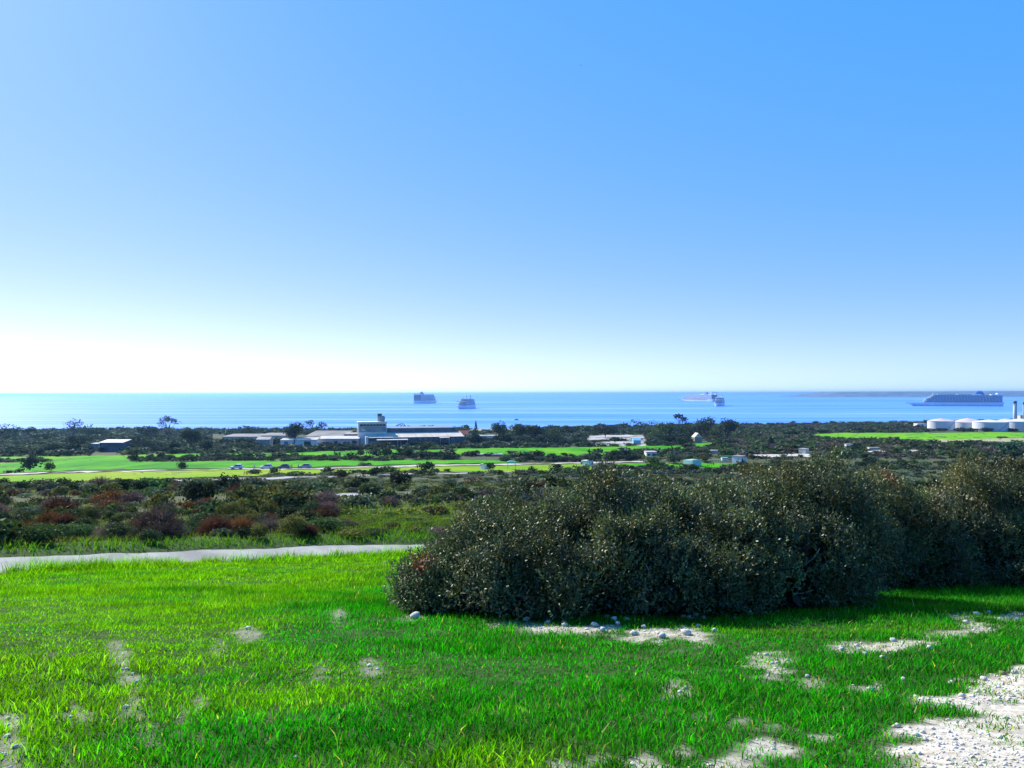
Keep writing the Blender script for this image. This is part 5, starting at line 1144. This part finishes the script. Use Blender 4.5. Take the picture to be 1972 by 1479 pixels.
def make_ship(label, loc, heading, L, B, hull_h, decks, kind):
    root = empty('cruise_ship', loc, heading); tag(root, label, 'ship')
    mb = MB(); mb.loft([hull_ring(L, B, z, hull_h, 1.0) for z in (0.001 * hull_h, hull_h * .25, hull_h * .5, hull_h * .75, hull_h)]); mb.build('hull', SHIP_W, root)
    mb = MB(); mb.loft([[(p[0], p[1] * 1.004, p[2]) for p in hull_ring(L * 1.0005, B, z, hull_h, 1.0)] for z in (.2, hull_h * .07)]); mb.build('waterline_band', SHIP_B, root)
    dh = 2.9; z = hull_h; bf = .5 if kind == 'portal' else .8  # band height carries shade: tall bands darken shaded ships, short keep sunlit one white
    x0, x1 = -L * .485, L * .30
    # decks: white slabs with a recessed dark window band between them
    for k in range(decks):
        f = k / max(1, decks - 1); xa = x0 + (L * .012 * k if kind == 'small' else L * .002 * k); xb = x1 - L * (.028 if kind == 'small' else .012) * max(0, k - 1) - (L * .05 * f if kind == 'small' else 0); w = B / 2 * (1.0 - .10 * f if kind == 'small' else 1.0)
        nose = B * .32
        def outline(i): 
            ww = w - i; return [(xa + i, -ww), (xb - nose, -ww), (xb - nose * .35, -ww * .72), (xb - i, 0), (xb - nose * .35, ww * .72), (xb - nose, ww), (xa + i, ww)]
        mb = MB(); mb.loft([[(x, y, z + .002) for x, y in outline(.9)], [(x, y, z + dh * (bf + .02)) for x, y in outline(.9)]]); mb.build('window_band', SHIP_G, root)
        mb = MB(); mb.loft([[(x, y, z + dh * bf) for x, y in outline(0)], [(x, y, z + dh) for x, y in outline(0)]]); dk = mb.build('deck', SHIP_W, root)
        if k > 0:                                   # balcony dividers give the sides their fine grid
            mb = MB(); st = L * .03
            nb = int((xb - nose - xa) / st)
            for i in range(1, nb):
                for s_ in (-1, 1): mb.box(xa + i * st - .25, xa + i * st + .25, s_ * (w - .45) - .4, s_ * (w - .45) + .4, z + .01, z + dh * bf)
            mb.build('balcony_dividers', SHIP_W, dk)
        z += dh
    # bridge with wings, across the forward decks
    bz = hull_h + dh * (decks * .55 if kind == 'small' else 4.2); bx = x1 - L * .03
    mb = MB(); mb.box(bx - L * .015, bx + L * .008, -B * .60, B * .60, bz, bz + dh * .9); br = mb.build('bridge', SHIP_W, root)
    mb = MB(); mb.box(bx + L * .0065, bx + L * .0085, -B * .58, B * .58, bz + dh * .35, bz + dh * .7); mb.build('bridge_windows', SHIP_G, br)
    # lifeboats slung along both sides
    nl = 6 if kind == 'small' else 15
    for s_ in (-1, 1):
        for i in range(nl):
            x = x0 + L * .16 + i * L * (.56 / nl); y = s_ * (B / 2 + 1.2); zz = hull_h + .6
            mb = MB(); mb.loft([[(x + t * L * .014, y + w_ * 1.4 * math.cos(a), zz + 1.3 + w_ * 1.3 * math.sin(a)) for a in [j * math.pi / 4 for j in range(8)]] for t, w_ in ((-1, .25), (-.7, .85), (0, 1), (.7, .85), (1, .25))]); mb.build('lifeboat', SHIP_O if kind != 'small' else SHIP_W, root)
    # forward mast and radar
    mx = x1 - L * (.16 if kind == 'small' else .10)
    mb = MB(); mb.tube([(mx, 0, z), (mx - 1.5, 0, z + (11 if kind == 'small' else 9))], 1.1, .3, 6); mb.box(mx - 1.2, mx + .6, -4, 4, z + 4.5, z + 5.1); mb.box(mx - 1.4, mx, -2.6, 2.6, z + 7, z + 7.5); mb.build('mast', SHIP_W, root)
    for dx, s_ in ((-L * .05, 1), (-L * .05, -1), (-L * .25, 1), (-L * .25, -1)):
        mb = MB(); mb.lathe([(.3, z), (1.8, z + .8), (2.3, z + 2.2), (1.7, z + 3.6), (.2, z + 4.3)], mx + dx, s_ * B * .25, 10); mb.build('radar_dome', SHIP_W, root, smooth=True)
    # open decks with wind screens
    mb = MB(); mb.box(x0 + L * .12, mx - L * .03, -B * .44, B * .44, z + .02, z + .25); mb.build('sun_deck', SHIP_D, root)
    for s_ in (-1, 1):
        mb = MB(); mb.box(x0 + L * .30, mx - L * .02, s_ * B * .46 - .2, s_ * B * .46 + .2, z + .01, z + 2.4); mb.build('wind_screen', SHIP_GL if kind != 'small' else SHIP_W, root)
    if kind == 'small':
        for s_ in (-1, 1):                          # twin funnels aft
            fx = x0 + L * .27; mb = MB(); mb.loft([[(fx + a * q, s_ * B * .27 + b * q * .5, z + zz) for a, b in ((3.5, 1), (3.5, -1), (-3.5, -1.4), (-3.5, 1.4))] for zz, q in ((0, 1.25), (5, 1.0), (9.5, .75))]); fn = mb.build('funnel', SHIP_W, root)
            mb = MB(); mb.loft([[(fx + a * q, s_ * B * .27 + b * q * .5, z + zz) for a, b in ((3.5, 1), (3.5, -1), (-3.5, -1.4), (-3.5, 1.4))] for zz, q in ((7.5, .98), (11.5, .8))]); mb.build('funnel_cap', SHIP_F, fn)
        mb = MB(); mb.box(x0 + L * .2, x0 + L * .45, -B * .34, B * .34, z + .02, z + 3.2); mb.build('top_house', SHIP_W, root)
    else:
        fx = x0 + L * .22                           # one broad winged funnel
        mb = MB(); mb.loft([[(fx + a * q + sh, b * q, z + zz) for a, b in ((11, 5), (11, -5), (-11, -6), (-11, 6))] for zz, q, sh in ((0, 1.5, 0), (6, 1.15, -1), (13, .75, -2))]); fn = mb.build('funnel', SHIP_F, root)
        for s_ in (-1, 1):
            mb = MB(); mb.lathe([(2.2, z + 11), (2.4, z + 15), (1.6, z + 16.5)], fx - 2 + s_ * 4, s_ * 3.0, 12); mb.build('exhaust', SHIP_F, fn)
        mb = MB(); mb.box(fx - L * .02, fx + L * .22, -B * .40, B * .40, z + .02, z + 3.4); mb.build('top_house', SHIP_W, root)
        # high transverse lounge carried over the stern on two uprights
        h_ = 15 if kind == 'portal' else 7
        lo = MB(); lo.box(x0 + 1, x0 + L * .05, -B * .52, B * .52, z + h_ - 4.4, z + h_); lounge = lo.build('stern_lounge', SHIP_W, root)
        for s_ in (-1, 1):
            mb = MB(); mb.box(x0 + 2, x0 + L * .045, s_ * B * .43 - 2, s_ * B * .43 + 2, z - .01, z + h_ - 4.41); mb.build('upright', SHIP_W, lounge)
        mb = MB(); mb.box(x0 + .4, x0 + .9, -B * .47, B * .47, z - dh * decks + 1, z - .5); mb.build('stern_galleries', SHIP_G, root)
        mb = MB(); mb.box(x0 + L * .055, x0 + L * .11, -B * .46, B * .46, z + .02, z + 2.6); mb.build('aft_house', SHIP_W, root)
    return root
def sea_at(px, py_base):                            # where the pixel's ray meets the water
    v = ray(px, py_base); k = -EYE / v.z; return Vector((v.x * k, v.y * k, 0))
def bearing(p): return math.atan2(p.x, p.y)
# heading: rotation about z of the bow (+x); the line of sight to the ship gives the base angle
def ship(label, px, py, rel_deg, L, B, hull_h, decks, kind):
    p = sea_at(px, py); sight = math.pi / 2 - bearing(p)    # direction away from the camera
    return make_ship(label, p, sight + R(rel_deg), L, B, hull_h, decks, kind)
ship('large blue shaded cruise ship seen from its stern quarter, left of the others', 823, 776.5, -21, 290, 38, 14, 10, 'big')
ship('smaller twin funnelled cruise ship turned bow on, second ship from left', 896, 787, 180 - 17, 170, 25, 11, 7, 'small')
ship('white sunlit cruise ship seen side on with a tall block over its stern', 1340, 773, 37, 360, 40, 14, 9, 'portal')
ship('small cruise ship bow on in front of the white ship stern', 1385, 782, 180 - 6, 170, 26, 11, 7, 'small')
ship('longest cruise ship lying broadside in blue shade above the storage tanks', 1834, 782, 90 + 6, 318, 38, 14, 9, 'big')

# small motor boat far out
p_ = sea_at(995, 809); bt = empty('motor_boat', p_, .4); tag(bt, 'tiny dark motor boat alone on the water off the pale trees', 'boat')
mb = MB(); mb.loft([hull_ring(9, 3, z, 1.3, 1.0, 10) for z in (0, .6, 1.3)]); mb.build('hull', SHIP_B, bt)
mb = MB(); mb.extrude_y([(-2, 1.31), (1.2, 1.31), (.6, 2.6), (-1.8, 2.6)], -1, 1); mb.build('cabin', SHIP_B, bt)

# ------------------------------------------------------------------ haze: the sea air between the shore and the horizon
hm = bpy.data.materials.new('sea_haze'); hm.use_nodes = True; n = hm.node_tree.nodes; l = hm.node_tree.links; n.clear()
ho = n.new('ShaderNodeOutputMaterial'); pv = n.new('ShaderNodeVolumePrincipled')
pv.inputs['Color'].default_value = (0.26, 0.54, 1.0, 1); pv.inputs['Density'].default_value = 0.000055; pv.inputs['Anisotropy'].default_value = 0.45
l.new(pv.outputs[0], ho.inputs['Volume']); hm.cycles.homogeneous_volume = True
mb = MB(); mb.box(-61500, 61500, -200, 71500, -1.6, 84)
hz = mb.build('haze', hm); tag(hz, 'thin pale blue sea haze', 'haze', kind='stuff')

# ------------------------------------------------------------------ things alike in look are told apart by their place in the row
ORD = 'first second third fourth fifth sixth seventh eighth ninth tenth eleventh twelfth thirteenth fourteenth fifteenth sixteenth seventeenth eighteenth nineteenth twentieth'.split()
bpy.context.view_layer.update()
by = {}
for o in S.objects:
    if o.parent is None and 'label' in o: by.setdefault(o['label'], []).append(o)
for lab, obs in by.items():
    if len(obs) < 2: continue
    px_, _ = project(np.array([o.matrix_world.translation[:] for o in obs])); rank = np.argsort(px_)
    for r_, i in enumerate(rank):
        w_ = 'leftmost' if r_ == 0 else 'rightmost' if r_ == len(obs) - 1 else (ORD[r_] + ' from left' if r_ < len(ORD) else None)
        if w_: obs[i]['label'] = f'{lab}, {w_}'
